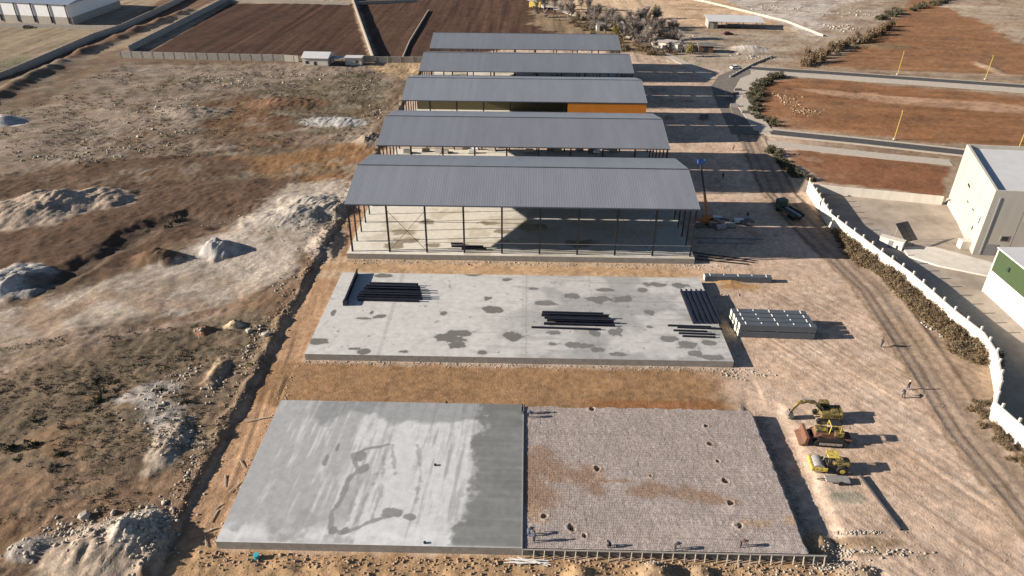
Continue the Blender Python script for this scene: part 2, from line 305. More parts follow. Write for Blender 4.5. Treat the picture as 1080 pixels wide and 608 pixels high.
PALE = pw([(-60, 345), (60, 318), (130, 296), (185, 268), (250, 240), (305, 195), (366, 190), (358, 232), (332, 262), (255, 318), (100, 350), (-60, 400)])
def terrain(x, y):
    calm = .3+.7*sm(sdf(x, y, PALE), -3, 1)
    left = sm(DITCH_X-x+(fbm(x, y, 3, 3, 5)-.5)*1.6, -.6, .5)*sm(y, 30, 36)*(1-sm(y, 285, 292))
    rough = sm(DITCH_X-x, 0, 6)
    z = left*(.42+.45*(fbm(x, y, 1.6, 3, 2)-.5)*np.exp(-((x-DITCH_X+1.2)/1.6)**2)*2+rough*((fbm(x, y, 28, 4, 3)-.5)*2.2+(fbm(x, y, 4.5, 4, 4)-.5)*.55+calm*((fbm(x, y, 1.0, 3, 10)-.5)*.26+np.abs(fbm(x, y, 1.7, 2, 8)-.5)*.3)+(aniso(x, y, .35, 3.5, .8, 3, 9)-.5)*.2))
    z = z-left*rough*(1-sm(pdist(x, y, gully)+(fbm(x, y, 5, 4, 31)-.5)*6, 0, 4.5))*1.1
    # bank and cut along the left edge of the site
    d = x-DITCH_X+(fbm(x, y, 5, 3, 6)-.5)*1.6
    site = sm(y, 42, 46)*(1-sm(y, 165, 175))
    z = z-np.exp(-((d-.6)/.45)**2)*.12*site+np.exp(-((d+1.0)/.8)**2)*.5*fbm(x, y, 2.5, 3, 7)*site
    # flat working yard with wheel marks
    yard = (1-left)
    z = z+yard*((fbm(x, y, 1.3, 3, 20)-.5)*.06+(fbm(x, y, 9, 3, 19)-.5)*.12)
    ang = math.radians(-58)
    st = aniso(x, y, ang, 14, .45, 2, 21)
    z = z+yard*(st-.5)*.13*sm(x, 36, 42)*(1-sm(y, 112, 122))*sm(pdist(x, y, R_main), 3.5, 5)
    st2 = aniso(x, y, math.radians(95), 12, .5, 2, 22); z = z+yard*(st2-.5)*.16*sm(-x, 34.5, 36)*site
    dr = pdist(x, y, R_main); z = z+yard*(-np.exp(-((dr-1.0)/.35)**2)*.10-np.exp(-((dr+1.0)/.35)**2)*.1+np.exp(-((dr-3.4)/.5)**2)*.16*(.6+fbm(x, y, 5, 2, 33)))
    # strip in front of the slabs
    z = z+sm(54.5-y, 0, 1)*sm(x, DITCH_X, DITCH_X+2)*(1-sm(x, 44, 50))*((fbm(x, y, 2.2, 4, 23)-.5)*.6+.03)
    z = z+np.exp(-((y-85.5)/3.0)**2)*(np.abs(x) < 36)*((aniso(x, y, 0, 12, .5, 3, 24)-.5)*.12-.12)
    z = z-.38*sm(x, S1[2]-1, S1[2]+.2)*(1-sm(x, 37.3, 39.2))*sm(y, 53, 56)*(1-sm(y, 81, 84))
    # field furrows
    fld = sm(y, 180, 200)*sm(x, 75, 85)
    z = z+fld*((aniso(x, y, math.radians(-6), 30, 2.2, 2, 25)-.5)*.35)
    fld2 = sm(y, 292, 300)*sm(70-x, 0, 10)
    z = z+fld2*(aniso(x, y, math.radians(90), 60, 3.2, 2, 26)-.5)*.4
    z = z+np.exp(-(pdist(x, y, bermTL)/3.2)**2)*(1.3+2.2*(fbm(x, y, 5, 3, 27)-.4))
    for (c, rx, ry, h, a, s, rg) in MD:
        dx = (x-c[0]); dy = (y-c[1]); m = (np.abs(dx) < rx*2) & (np.abs(dy) < ry*2)
        if not np.any(m): continue
        xx = x[m]; yy = y[m]; r = np.sqrt((dx[m]/rx)**2+(dy[m]/ry)**2)*(1+.35*(fbm(xx, yy, max(rx*.5, 1), 3, 50+s)-.5)*2)
        t = np.clip(1-r, 0, 1); prof = t*t*(3-2*t)*.35+.65*np.clip(t*1.6, 0, 1)**.9
        up_ = prof*h*(1+rg*.55*(fbm(xx, yy, max(.22*rx, .7), 4, 70+s)-.5))-prof*h*.18*np.abs(np.sin(aniso(xx, yy, math.radians(70), 6, 1.1, 3, 90+s)*9))
        z[m] = z[m]+up_
    fl = np.ones_like(z)
    for P in flatzones: fl = np.minimum(fl, sm(sdf(x, y, P), .2, 1.5))
    for P in road_lines: fl = np.minimum(fl, sm(pdist(x, y, P), 6.5, 9))
    bx = np.maximum(np.maximum(HX0-2-x, x-(HX0+HL+.5)), np.maximum(53.5-y, y-292)); 
    z = z*fl
    inside = (x > S1[0]+.3) & (x < S1[2]-.3) & (y > S1[3]+.3) & (y < S1[4]-.3)
    z = np.where(inside, -.2, z)
    far = sm(np.hypot(x, y), 520, 700); z = z*(1-far)
    return z
def gz(x, y): return float(terrain(np.array([float(x)]), np.array([float(y)]))[0])

# ------------------------------------------------------------------ ground colours (colour of the soils, plus shade painted along the left bank)
TAN = (.475, .355, .27); ORB = (.265, .160, .085); SITE = (.44, .31, .20)
regions = [  # polygon in photo px, colour, softness, edge noise
 ([(-60, 640), (-60, 120), (130, 50), (450, 60), (420, 110), (395, 165), (358, 220), (330, 285), (275, 390), (215, 520), (160, 640)], (.175, .120, .080), 1.5, 2),
 ([(-60, 170), (0, 130), (130, 68), (405, 70), (412, 105), (380, 150), (300, 158), (120, 172), (-60, 195)], (.245, .19, .145), 2, 7),
 ([(-60, 195), (0, 188), (120, 166), (300, 152), (400, 165), (360, 205), (310, 192), (250, 238), (190, 262), (120, 296), (60, 318), (-60, 300)], (.100, .063, .042), 2, 6),
 ([(235, 165), (400, 150), (398, 190), (360, 200), (300, 188)], (.22, .125, .062), 2, 6),
 ([(210, 105), (290, 98), (330, 128), (300, 150), (215, 150)], (.13, .076, .043), 3, 6),
 ([(270, 100), (400, 75), (405, 110), (370, 140), (330, 140)], (.150, .120, .080), 2, 8),
 ([(-60, 345), (60, 318), (130, 296), (185, 268), (250, 240), (305, 195), (366, 190), (358, 232), (332, 262), (300, 290), (255, 318), (185, 338), (100, 350), (0, 385), (-60, 400)], (.40, .345, .285), 1.5, 4),
 ([(-60, 370), (100, 345), (200, 335), (255, 318), (200, 365), (120, 372), (-60, 420)], (.27, .20, .15), 2, 5),
 ([(-60, 420), (60, 375), (160, 355), (290, 335), (262, 410), (215, 480), (120, 500), (-60, 520)], (.165, .122, .082), 2, 6),
 ([(120, 430), (170, 400), (210, 430), (200, 470), (165, 480)], (.36, .32, .28), 1, 4),
 ([(-60, 500), (100, 490), (200, 500), (150, 540), (-60, 570)], (.19, .125, .080), 2, 5),
 ([(155, 57), (243, 4), (371, 4), (388, 60)], (.066, .036, .024), .8, 1),
 ([(376, 0), (420, -5), (560, -5), (640, 35), (455, 64), (399, 62)], (.080, .045, .030), .8, 1),
 ([(-60, 80), (0, 76), (120, 28), (60, 24), (-60, 26)], (.235, .185, .125), 2, 5),
 ([(-20, 75), (20, 60), (40, 62), (10, 78)], (.15, .14, .085), 2, 5),
 ([(0, 95), (140, 38), (240, -5), (180, -5), (130, 26), (-10, 84)], (.16, .10, .065), 1, 2),
 ([(800, 88), (840, 82), (1080, 102), (1500, 140), (1500, 200), (1080, 158), (830, 136), (800, 128), (793, 110)], (.235, .115, .055), 1.5, 3),
 ([(830, 92), (1080, 112), (1500, 150), (1500, 160), (1080, 120), (900, 105)], (.40, .25, .16), 1, 2),
 ([(860, 70), (905, 50), (960, 5), (985, -20), (1500, -20), (1500, 110), (1080, 80)], (.235, .12, .06), 2, 4),
 ([(990, 5), (1010, -20), (1500, -20), (1500, 60), (1080, 50), (1050, 30)], (.34, .27, .20), 2, 6),
 ([(820, 160), (840, 158), (1003, 176), (997, 208), (870, 192)], (.195, .092, .048), .8, 2),
 ([(600, -20), (720, -20), (850, 35), (720, 25), (640, 14), (600, 14)], (.50, .36, .235), 2, 4),
 ([(720, -20), (940, -20), (925, 20), (880, 40), (850, 38)], (.46, .41, .36), 2, 4),
 ([(880, 5), (930, -5), (940, 15), (880, 62), (855, 50)], (.33, .27, .21), 2, 6),
 ([(690, 32), (860, 38), (830, 68), (790, 80), (740, 72), (690, 60)], (.33, .27, .205), 2, 4),
 ([(560, 12), (700, 30), (700, 60), (640, 55), (560, 25)], (.22, .16, .10), 2, 6),
 ([(455, 66), (390, 66), (400, 78), (440, 90)], (.38, .27, .16), 1, 2),
]
def colours(x, y, z):
    n1 = fbm(x, y, 7, 4, 101); n2 = fbm(x, y, 2.0, 3, 102); nA = aniso(x, y, .45, 14, 4.5, 4, 150)
    alb = np.empty(x.shape+(3,)); alb[:] = (.29, .22, .155)
    def blend(mask, c): alb[:] = alb*(1-mask[..., None])+np.array(c)*mask[..., None]
    # the site
    site = sm(x-DITCH_X, -.4, .4)*(1-sm(y, 300, 310))*(1-sm(x, 62, 90))
    for P, c, soft, nz in regions:
        Q = pw(P); d = sdf(x, y, Q)+(nA-.5)*2.2*nz+(n2-.5)*nz*.5
        blend(1-sm(d, -soft, soft), c)
        if P is regions[0][0]:
            blend(sm(x-DITCH_X+(n2-.5), -.4, .6)*(1-sm(y, 330, 345))*(1-sm(x-(62+(y-130)*.08), 0, 25)), TAN)
    pb = sdf(x, y, PALE)
    blend((1-sm(pb, -2, 1))*sm(aniso(x, y, math.radians(62), 9, .55, 3, 141), .50, .60)*.5, (.30, .25, .20))
    blend((1-sm(pb, -2, 1))*sm(fbm(x, y, 5, 4, 142), .52, .62)*.5, (.34, .27, .20))
    # left field: warm patches and grey-green growth
    lf = sm(DITCH_X-x, 0, 3)*(1-sm(y, 100, 125))
    blend(lf*sm(fbm(x, y, 9, 4, 103), .54, .70)*.6, (.225, .135, .075))
    blend(lf*sm(aniso(x, y, .5, 9, 3, 4, 104), .52, .66)*.5, (.105, .088, .060))
    lu = sm(DITCH_X-x, 0, 3)*sm(y, 150, 175)*(1-sm(y, 280, 288))
    blend(lu*sm(aniso(x, y, .25, 22, 6, 4, 105), .52, .62)*.6, (.145, .118, .080))
    blend(lu*sm(fbm(x, y, 14, 4, 106), .56, .68)*.5, (.150, .098, .062))
    blend(lu*sm(fbm(x, y, 5, 4, 107), .60, .70)*.3, (.34, .30, .25))
    alb *= (1-.06*sm(DITCH_X-x, 0, 3)*(1-sm(y, 288, 292)))[..., None]
    fz = sm(y, 180, 195)*sm(x, 75, 90)
    blend(fz*sm(aniso(x, y, math.radians(-6), 30, 5, 4, 143), .52, .64)*.3, (.29, .16, .085)); blend(fz*sm(fbm(x, y, 9, 4, 144), .56, .66)*.35, (.17, .10, .06))
    blend(fz*sm(aniso(x, y, math.radians(55), 22, 1.6, 3, 145), .60, .66)*.3, (.17, .10, .06))
    # site: haul road by the left bank, strip between and in front of slabs
    inx = sm(x, DITCH_X+.2, DITCH_X+1)*(1-sm(x, 36, 42))
    blend(inx*sm(y, 40, 44)*(1-sm(x, -35.5, -34))*(1-sm(y, 140, 170))*.9, (.345, .21, .12))
    blend(inx*sm(y+(n2-.5)*1.5, 79.5, 80.5)*(1-sm(y+(n2-.5)*1.5, 90, 91.5))*sm(34-x+(n1-.5)*10, -2, 6), ORB)
    blend(inx*sm(y+(n2-.5), 80, 80.6)*(1-sm(y+(n2-.5)*1.5, 82.4, 83.6))*(1-sm(np.abs(x-20), 8, 12))*.8, (.24, .11, .05))
    blend(inx*(1-sm(y+(n2-.5)*1.5, 54, 55.5))*(1-sm(x+(n1-.5)*12, 30, 40)), (.33, .215, .12))
    blend(inx*sm(y, 117, 118)*(1-sm(y, 126, 127))*(1-sm(x, 28, 34)), (.44, .315, .205))
    blend(inx*sm(y+(n1-.5)*2, 119.5, 121)*(1-sm(y+(n1-.5)*2, 123, 124.5))*.6, (.42, .26, .14))
    blend(sm(fbm(x, y, 6, 4, 108), .54, .66)*.45*site*sm(x, 34, 38), (.52, .42, .33))
    blend(sm(fbm(x, y, 10, 4, 112), .56, .66)*.35*site*sm(x, 34, 38), (.42, .29, .19))
    # wheel marks
    ang = math.radians(-58); st = aniso(x, y, ang, 14, .45, 2, 21)
    blend(sm(st, .50, .60)*.28*site*sm(x, 36, 42)*(1-sm(y, 118, 128)), (.36, .25, .17))
    blend(sm(aniso(x, y, math.radians(20), 5, .5, 3, 109), .50, .60)*.22*site*sm(x, 34, 38), (.36, .26, .18))
    # main haul road
    dr = pdist(x, y, R_main)+(n2-.5)*.8
    blend((1-sm(dr, 3.4, 4.0))*.95, (.31, .235, .175))
    blend(np.exp(-((dr-1.3)/.5)**2)*.8, (.20, .145, .105)); blend(np.exp(-((dr-3.9)/.45)**2)*.85, (.14, .098, .065))
    tri = sdf(x, y, pw([(935, 330), (990, 355), (1056, 388), (1054, 418), (1010, 422), (965, 370)])); blend((1-sm(tri+(n1-.5), -.6, .6))*.8, (.31, .225, .155))
    # pools and damp patches
    for (a, b, rx, ry, c) in [(895, 524, 2.6, 1.1, (.26, .25, .19)), (905, 572, 5, .9, (.26, .18, .11)), (925, 583, 4, .6, (.30, .21, .13)), (780, 303, 3.8, 1.0, (.36, .20, .08))]:
        c0 = G2(a, b); r = np.sqrt(((x-c0[0])/rx)**2+((y-c0[1])/ry)**2)+(n2-.5)*.7; blend((1-sm(r, .75, 1.05))*.8, c)
    for (c0, rx, ry, h, a, s, rg) in MD:
        r = np.sqrt(((x-c0[0])/rx)**2+((y-c0[1])/ry)**2)+(fbm(x, y, max(1.2, rx*.3), 4, 130+s)-.5)*.7
        blend((1-sm(r, .78, 1.12))*.92, a)
    blend((1-sm(pdist(x, y, gully)+(n2-.5)*3, 1.5, 4))*.8, (.085, .062, .045))
    blend(np.exp(-((x-DITCH_X-.4)/.9)**2)*sm(y, 42, 46)*(1-sm(y, 165, 175))*.35, (.13, .09, .06))  # dark line at the cut: ditch soil with the bank's shade painted in
    # mottling at several sizes
    f = 1+(fbm(x, y, .7, 3, 110)-.5)*.75+(fbm(x, y, 3.5, 3, 111)-.5)*.45+(fbm(x, y, 22, 3, 113)-.5)*.3
    furrow = sm(y, 292, 298)*(aniso(x, y, math.radians(90), 70, 2.6, 2, 26)-.5)*(x < 70)*.6+sm(y, 180, 195)*sm(x, 75, 90)*(aniso(x, y, math.radians(-6), 40, 2.2, 3, 25)-.5)*.5
    grit = .12+.26*sm(DITCH_X-x, -1, 2)*(1-sm(y, 286, 292)); grit = grit*(.45+.9*sm(fbm(x, y, 6, 3, 140), .35, .65))
    grit = grit*(1-.8*(1-sm(dr, 3.4, 4.2))); grit = np.where(y > 292, .3, grit)
    return np.concatenate([np.clip(alb*(f+furrow)[..., None], .01, .8), grit[..., None]], -1)
def axis(parts):
    out = []
    for a, b, s in parts: out += list(np.arange(a, b, s))
    return out
def expo(a, b, n, sgn=1): return [sgn*v for v in np.geomspace(a, b, n)]
xs = axis([(0, 62, .27), (62, 130, .4), (130, 372, 1.3)])+expo(376, 7000, 26)
xs = np.array(sorted(set([-v for v in xs[1:]]+xs)))
ys = np.array(sorted([-v for v in expo(20, 5000, 16)]+[-10, 5, 20, 30, 36]+axis([(40, 100, .27), (100, 170, .45), (170, 300, .9), (300, 500, 1.8)])+expo(505, 9000, 28)))
X, Y = np.meshgrid(xs, ys); Z = terrain(X.ravel(), Y.ravel()).reshape(X.shape)
A = colours(X.ravel(), Y.ravel(), None)
nx, ny = len(xs), len(ys)
idx = np.arange(nx*ny).reshape(ny, nx)
Fq = np.stack([idx[:-1, :-1], idx[:-1, 1:], idx[1:, 1:], idx[1:, :-1]], -1).reshape(-1, 4)
g = np_mesh('ground', np.stack([X, Y, Z], -1).reshape(-1, 3), Fq, 'ground', A); tag(g, kind='structure')
print('ground', nx*ny)

# ------------------------------------------------------------------ fine grids for slabs
def grid(x0, x1, y0, y1, s, zf, cf, name, m, parent=None):
    gx = np.linspace(x0, x1, int((x1-x0)/s)+1); gy = np.linspace(y0, y1, int((y1-y0)/s)+1)
    X, Y = np.meshgrid(gx, gy); X = X.ravel(); Y = Y.ravel(); Z = zf(X, Y); a, b = len(gx), len(gy)
    A = cf(X, Y); idx = np.arange(a*b).reshape(b, a)
    Fq = np.stack([idx[:-1, :-1], idx[:-1, 1:], idx[1:, 1:], idx[1:, :-1]], -1).reshape(-1, 4)
    return np_mesh(name, np.stack([X, Y, Z], 1), Fq, m, A, True, parent)
def blobs(x, y, lst, z=1.2, seed=200, soft=.06):
    r = np.full(x.shape, 9.0); n = fbm(x, y, 1.5, 4, seed); n2 = fbm(x, y, .5, 2, seed+5)
    for a, b, rx, ry in lst:
        c = G2(a, b, z); r = np.minimum(r, np.sqrt(((x-c[0])/rx)**2+((y-c[1])/ry)**2))
    return 1-sm(r+(n-.5)*1.5+(n2-.5)*.35, 1-soft, 1+soft)
def bl(a, m, c): return a*(1-m[..., None])+np.array(c)*m[..., None]
def slab2_col(x, y):
    a = np.empty(x.shape+(3,)); a[:] = (.50, .49, .465)
    px = (x-S2[0])/(S2[1]-S2[0])
    a = bl(a, sm(fbm(x, y, 6, 4, 201), .42, .62)*.75*sm(px, .30, .62), (.27, .27, .255))
    a = bl(a, sm(fbm(x, y, 2.2, 4, 202), .50, .70)*.25, (.38, .375, .355))
    a = bl(a, sm(aniso(x, y, 0, 8, .8, 3, 203), .56, .68)*.4*sm(px, .3, .5), (.24, .24, .23))
    st = [(335, 360, 1.5, .7), (400, 334, .9, .5), (385, 336, .8, .3), (392, 330, .3, .5), (372, 368, .8, .35), (384, 371, .8, .5), (425, 371, .5, .3), (470, 357, 2.2, .9), (487, 352, 1.6, .7), (482, 364, .9, .8), (468, 330, .5, .5), (515, 315, .8, .7), (521, 327, 1.3, .8), (540, 355, 1.2, 1.0),
          (535, 295, 1.0, .5), (562, 305, 1.0, .5), (575, 320, 1.9, .6), (605, 313, 1.0, .9), (632, 316, 2.0, 1.0), (658, 316, 1.6, 1.0), (640, 306, 1.2, .5), (690, 300, 1.4, .7), (720, 301, 1.2, .8), (685, 330, .8, .7), (677, 306, .7, .6),
          (584, 351, 1.1, .5), (627, 351, 1.0, .8), (582, 363, .7, .5), (612, 365, 1.9, .8), (630, 369, 1.1, .6), (648, 350, 1.1, .9), (655, 374, 1.3, .4), (705, 358, 1.2, .7), (727, 363, 1.5, .9), (733, 374, 1.0, .7), (750, 377, 1.5, .5), (747, 362, 1.0, .5), (500, 290, 1.2, .4), (405, 291, 1.6, .5), (425, 308, .8, .5), (685, 345, .6, .4), (508, 372, .6, .4), (352, 330, .3, .8)]
    a = bl(a, blobs(x, y, [(p_, q_, r_*1.6, s_*1.6) for p_, q_, r_, s_ in st], 1.2, 205, .4)*.35, (.27, .265, .245))
    a = bl(a, blobs(x, y, [(p_, q_, r_*1.25, s_*1.25) for p_, q_, r_, s_ in st], 1.2, 205)*.92, (.125, .12, .108))
    a = bl(a, sm(fbm(x, y, .9, 3, 207), .76, .82)*.6, (.17, .16, .14))
    for j in (G2(412, 330, 1.2)[0], G2(555, 330, 1.2)[0], 12.5, -22.5):
        a = bl(a, np.exp(-((x-j)/.09)**2)*.5, (.2, .2, .19))
    a = bl(a, sm(x, G2(549, 340, 1.2)[0], G2(549, 340, 1.2)[0]+.2)*.18, (.25, .25, .25))
    return a*(1+(aniso(x, y, 0, 3, .25, 2, 208)-.5)*.10)[..., None]
def slab1_col(x, y):
    a = np.empty(x.shape+(3,)); a[:] = (.33, .335, .335)
    nb = fbm(x, y, 3, 4, 221)
    edge = x-(-6.3+(y-67)*.06)+(nb-.5)*4.5+(fbm(x, y, .8, 3, 222)-.5)*1.5
    # dried pale laitance streaks running front to back
    core = np.exp(-((x+14)/7.5)**2); lw = np.exp(-((x+28)/5)**2)*.35
    st = aniso(x, y, math.radians(86), 6, .5, 4, 223)
    pale = sm(st*.8+.2*fbm(x, y, 2.5, 4, 232)+.36*core+.12*lw*sm(y, 60, 74)-.17+.08*(fbm(x, y, .7, 3, 233)-.5), .38, .66)*(1-sm(edge, -.3, .3))
    a = bl(a, pale*.8, (.54, .55, .55))
    a = bl(a, np.exp(-((y-56.2)/1.4)**2)*(1-sm(edge, -.3, .3))*sm(fbm(x, y, 1.5, 3, 229), .35, .5)*.7, (.58, .59, .59))
    a = bl(a, sm(y, 74, 78)*(1-sm(x, -22, -8))*.0, (.25, .25, .25))
    a = bl(a, sm(y+(nb-.5)*6, 75.5, 77)*sm(x, -32, -27)*(1-sm(edge, -.3, .3))*.7, (.19, .195, .195))
    # wet outline left by a hose and pool
    line = pw([(410, 469), (385, 474), (372, 480), (378, 497), (368, 505), (360, 528), (350, 540), (349, 560), (362, 562), (375, 558), (395, 549), (408, 545)], 1.2)
    dl = pdist(x, y, line)+(fbm(x, y, .8, 3, 224)-.5)*.5; a = bl(a, (1-sm(dl, .22, .34))*.85, (.20, .205, .20))
    a = bl(a, blobs(x, y, [(380, 483, .7, 1.1), (383, 495, .6, .9), (352, 560, .6, .6), (362, 561, .5, .6), (415, 541, 1.2, .7), (432, 545, .8, .5), (344, 485, .25, 1.0), (356, 472, .2, .9)], 1.2, 225)*.9, (.19, .19, .185))
    tr = np.zeros_like(x)
    for p in ([(406, 470), (402, 520), (392, 546)], [(398, 500), (388, 520), (377, 548)], [(414, 470), (416, 500)], [(380, 508), (366, 550)], [(440, 470), (444, 500), (438, 530)]):
        d = pdist(x, y, pw(p, 1.2)); tr = np.maximum(tr, (1-sm(d+(fbm(x, y, .6, 3, 226)-.45)*.8, .1, .3)))
    a = bl(a, tr*.7, (.26, .265, .26))
    a = bl(a, blobs(x, y, [(290, 555, 1.5, 1.2), (308, 560, 1.5, 1.3), (322, 550, 1.5, 1.6)], 1.2, 227, .3)*.5, (.24, .24, .235))
    wet = sm(edge+(fbm(x, y, .5, 3, 234)-.5)*1.2, -.7, .6)
    wc = np.empty(x.shape+(3,)); wc[:] = (.175, .18, .172)
    wc *= (1+(aniso(x, y, 0, 9, .5, 3, 228)-.5)*.35+(fbm(x, y, 6, 3, 230)-.5)*.35)[..., None]
    a = a*(1-wet[..., None])+wc*wet[..., None]
    a = bl(a, (np.exp(-((y-S1[3])/.16)**2))*.6, (.55, .55, .53)); a = bl(a, (np.exp(-((x-S1[1])/.12)**2))*.4, (.5, .5, .48))
    return a*(1+(aniso(x, y, math.radians(84), 3, .3, 2, 231)-.5)*.08)[..., None]
def make_slab(name, x0, x1, y0, y1, zt, cf, label, cat, s=.13):
    e = empty(name, (0, 0, 0), 0, label, cat)
    top = grid(x0, x1, y0, y1, s, lambda x, y: np.full(x.shape, zt), cf, 'top_surface', 'slabtop', e)
    MB().box(x0, x1, y0, y1, -1.5, zt-.003).build('slab_edge', 'concrete', e)
    return e
make_slab('concrete_slab', S1[0], S1[1], S1[3], S1[4], 1.2, slab1_col, 'freshly poured slab with pale dried streaks on its left and wet dark grey on its right', 'concrete slab')
make_slab('concrete_slab', S2[0], S2[1], S2[2], S2[3], 1.2, slab2_col, 'long dry concrete slab with dark damp blotches and steel beams lying on it', 'concrete slab')

# gravel bed with footing pits
pits = [(749, 469, .62), (757, 487, .5), (765, 508, .62), (771, 531, .58), (780, 555, .62), (630, 495, .7), (603, 557, .75), (745, 450, .4), (686, 503, .3), (574, 545, .5), (617, 566, .3), (624, 432, .6)]
PC = [(G2(a, b, 1.0), r*.62) for a, b, r in pits]
def grav_z(x, y):
    z = 1.08+(fbm(x, y, .5, 2, 301)-.5)*.05+(fbm(x, y, 6, 3, 302)-.5)*.08+np.where(np.abs(fbm(x, y, .3, 1, 303)-.5) < .1, .02, 0)
    z = z-np.exp(-((np.mod(y-55, 3.6)-1.8)/.12)**2)*.03
    for c, r in PC:
        d = np.hypot(x-c[0], y-c[1])+(fbm(x, y, .4, 2, 304)-.5)*.5
        z = z-(1-sm(d, r*.55, r*.9))*1.0+np.exp(-((d-r*1.3)/.2)**2)*.06
    ed = np.minimum(S1[2]-x, S1[4]-y)
    z = z-sm(-ed+.25+(fbm(x, y, .9, 3, 305)-.5)*.5, 0, .6)*1.8
    return z
def grav_c(x, y):
    n = fbm(x, y, 2.5, 4, 311); a = np.empty(x.shape+(3,)); a[:] = (.375, .32, .29)
    def B(lst, c, k, soft=.22):
        nonlocal a
        a = bl(a, blobs(x, y, lst, 1.0, 312, soft)*k, c)
    B([(560, 490, 2.6, 3.2), (585, 500, 2.8, 1.9), (615, 503, 2.2, 2.2), (575, 525, 2.4, 2.6), (560, 515, 2, 2.5), (628, 515, 1.4, 1.5)], (.28, .17, .105), .75, .4)
    B([(690, 517, 3.0, 1.1), (715, 520, 3.0, 1.1), (740, 524, 2.8, 1.1), (760, 530, 2.0, .7), (672, 520, 1.5, .7), (650, 508, 2.4, .3)], (.28, .175, .11), .75, .45)
    B([(800, 553, 1.8, .7), (838, 550, 1.2, .8), (565, 543, 1.2, 1.2)], (.42, .28, .17), .6)
    B([(640, 540, 3.0, 1.2), (600, 528, 2, 1.2)], (.34, .30, .27), .4)
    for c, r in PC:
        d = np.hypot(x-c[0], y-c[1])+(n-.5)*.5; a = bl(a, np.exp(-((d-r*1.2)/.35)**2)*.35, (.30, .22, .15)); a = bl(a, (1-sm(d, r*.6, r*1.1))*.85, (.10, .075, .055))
    stone = vnoise(x*7.7, y*7.7, 317); a = a*(1+(stone-.5)*.5+(fbm(x, y, 1.2, 3, 318)-.5)*.3)[..., None]
    a = a*(1-.10*(np.abs(np.mod(x-S1[1], 7.5)) < .15)-.12*np.exp(-((y-74.2)/.2)**2)-.12*np.exp(-((y-66.6)/.2)**2))[..., None]
    return np.clip(a, .02, .8)
gb = empty('gravel_bed', (0, 0, 0), 0, 'bed of pinkish grey gravel with rust stains, right of the poured slab', 'gravel bed')
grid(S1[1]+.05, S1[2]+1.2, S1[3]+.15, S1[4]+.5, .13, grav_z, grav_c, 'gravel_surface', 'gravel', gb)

rb = MB()
for k in range(int((S1[2]-S1[1])/.2)-3): rb.box(S1[1]+.3+k*.2, S1[1]+.31+k*.2, S1[3]+.3, S1[4]-.3, 1.10, 1.108)
for k in range(int((S1[4]-S1[3])/.4)): rb.box(S1[1]+.3, S1[2]-.3, S1[3]+.35+k*.4, S1[3]+.36+k*.4, 1.109, 1.116)
rb.build('rebar_mat', 'rebar', gb)
# formwork along the front of the gravel bed
fx0, fx1, fy = S1[1]+.1, S1[2]+1.6, S1[3]
fe = empty('formwork', (fx0, fy, 0), 0, 'row of grey formwork boards with pale upright studs along the front of the gravel bed', 'formwork')
MB().box(0, fx1-fx0, -.02, .06, .0, 1.1).build('form_board', 'greyboard', fe)
n = 28
for i in range(n+1):
    xx = i*(fx1-fx0)/n+random.uniform(-.12, .12)
    b = MB().bar((xx, -.08, 1.12), (xx-.1, -.45-random.random()*.2, .05), .10, .12)
    b.build('stud', 'timber' if i % 3 else 'concrete', fe)
MB().box(-.1, fx1-fx0+.1, -.16, -.02, 1.02, 1.14).build('top_rail', 'concrete', fe)
se = MB().box(-.05, .06, 0, S1[4]-S1[3], .3, 1.26).build('form_shade_strip', 'steel', None, (S1[1]+.07, S1[3], 0))  # dark strip stands in for the form edge's shadow along the joint
tag(se, 'dark form edge strip standing in for shade along the joint between poured slab and gravel bed', 'formwork')

# ------------------------------------------------------------------ hangars
EH = 10.3; RH = 13.0; GAP = .25
def roof_slope(name, y0, z0, y1, z1, parent):
    gx = []
    x = -.45
    while x < HL+.45: gx += [(x, 0), (x+.36, 0), (x+.39, .011), (x+.47, .011)]; x += .5
    gx.append((HL+.45, 0))
    vs = []; fs = []; nys = 5
    for j in range(nys):
        t = j/(nys-1); yy = y0+(y1-y0)*t; zz = z0+(z1-z0)*t
        for x, h in gx: vs.append((x, yy, zz+h+.02*(j % 2)))
    k = len(gx)
    for j in range(nys-1):
        for i in range(k-1): fs.append((j*k+i, j*k+i+1, (j+1)*k+i+1, (j+1)*k+i))
    # underside and edges
    q = len(vs); xa, xb = gx[0][0], gx[-1][0]
    vs += [(xa, y0, z0-.10), (xb, y0, z0-.10), (xb, y1, z1-.10), (xa, y1, z1-.10)]
    fs += [(q+3, q+2, q+1, q), (q, q+1, k-1, 0), (q+2, q+3, (nys-1)*k, nys*k-1), (q+1, q+2, nys*k-1, k-1), (q+3, q, 0, (nys-1)*k)]
    return MB().add(vs, fs).build(name, 'roof', parent)
def slope_z(y): return EH+(RH-EH)*(1-abs(y-HW/2)/(HW/2))
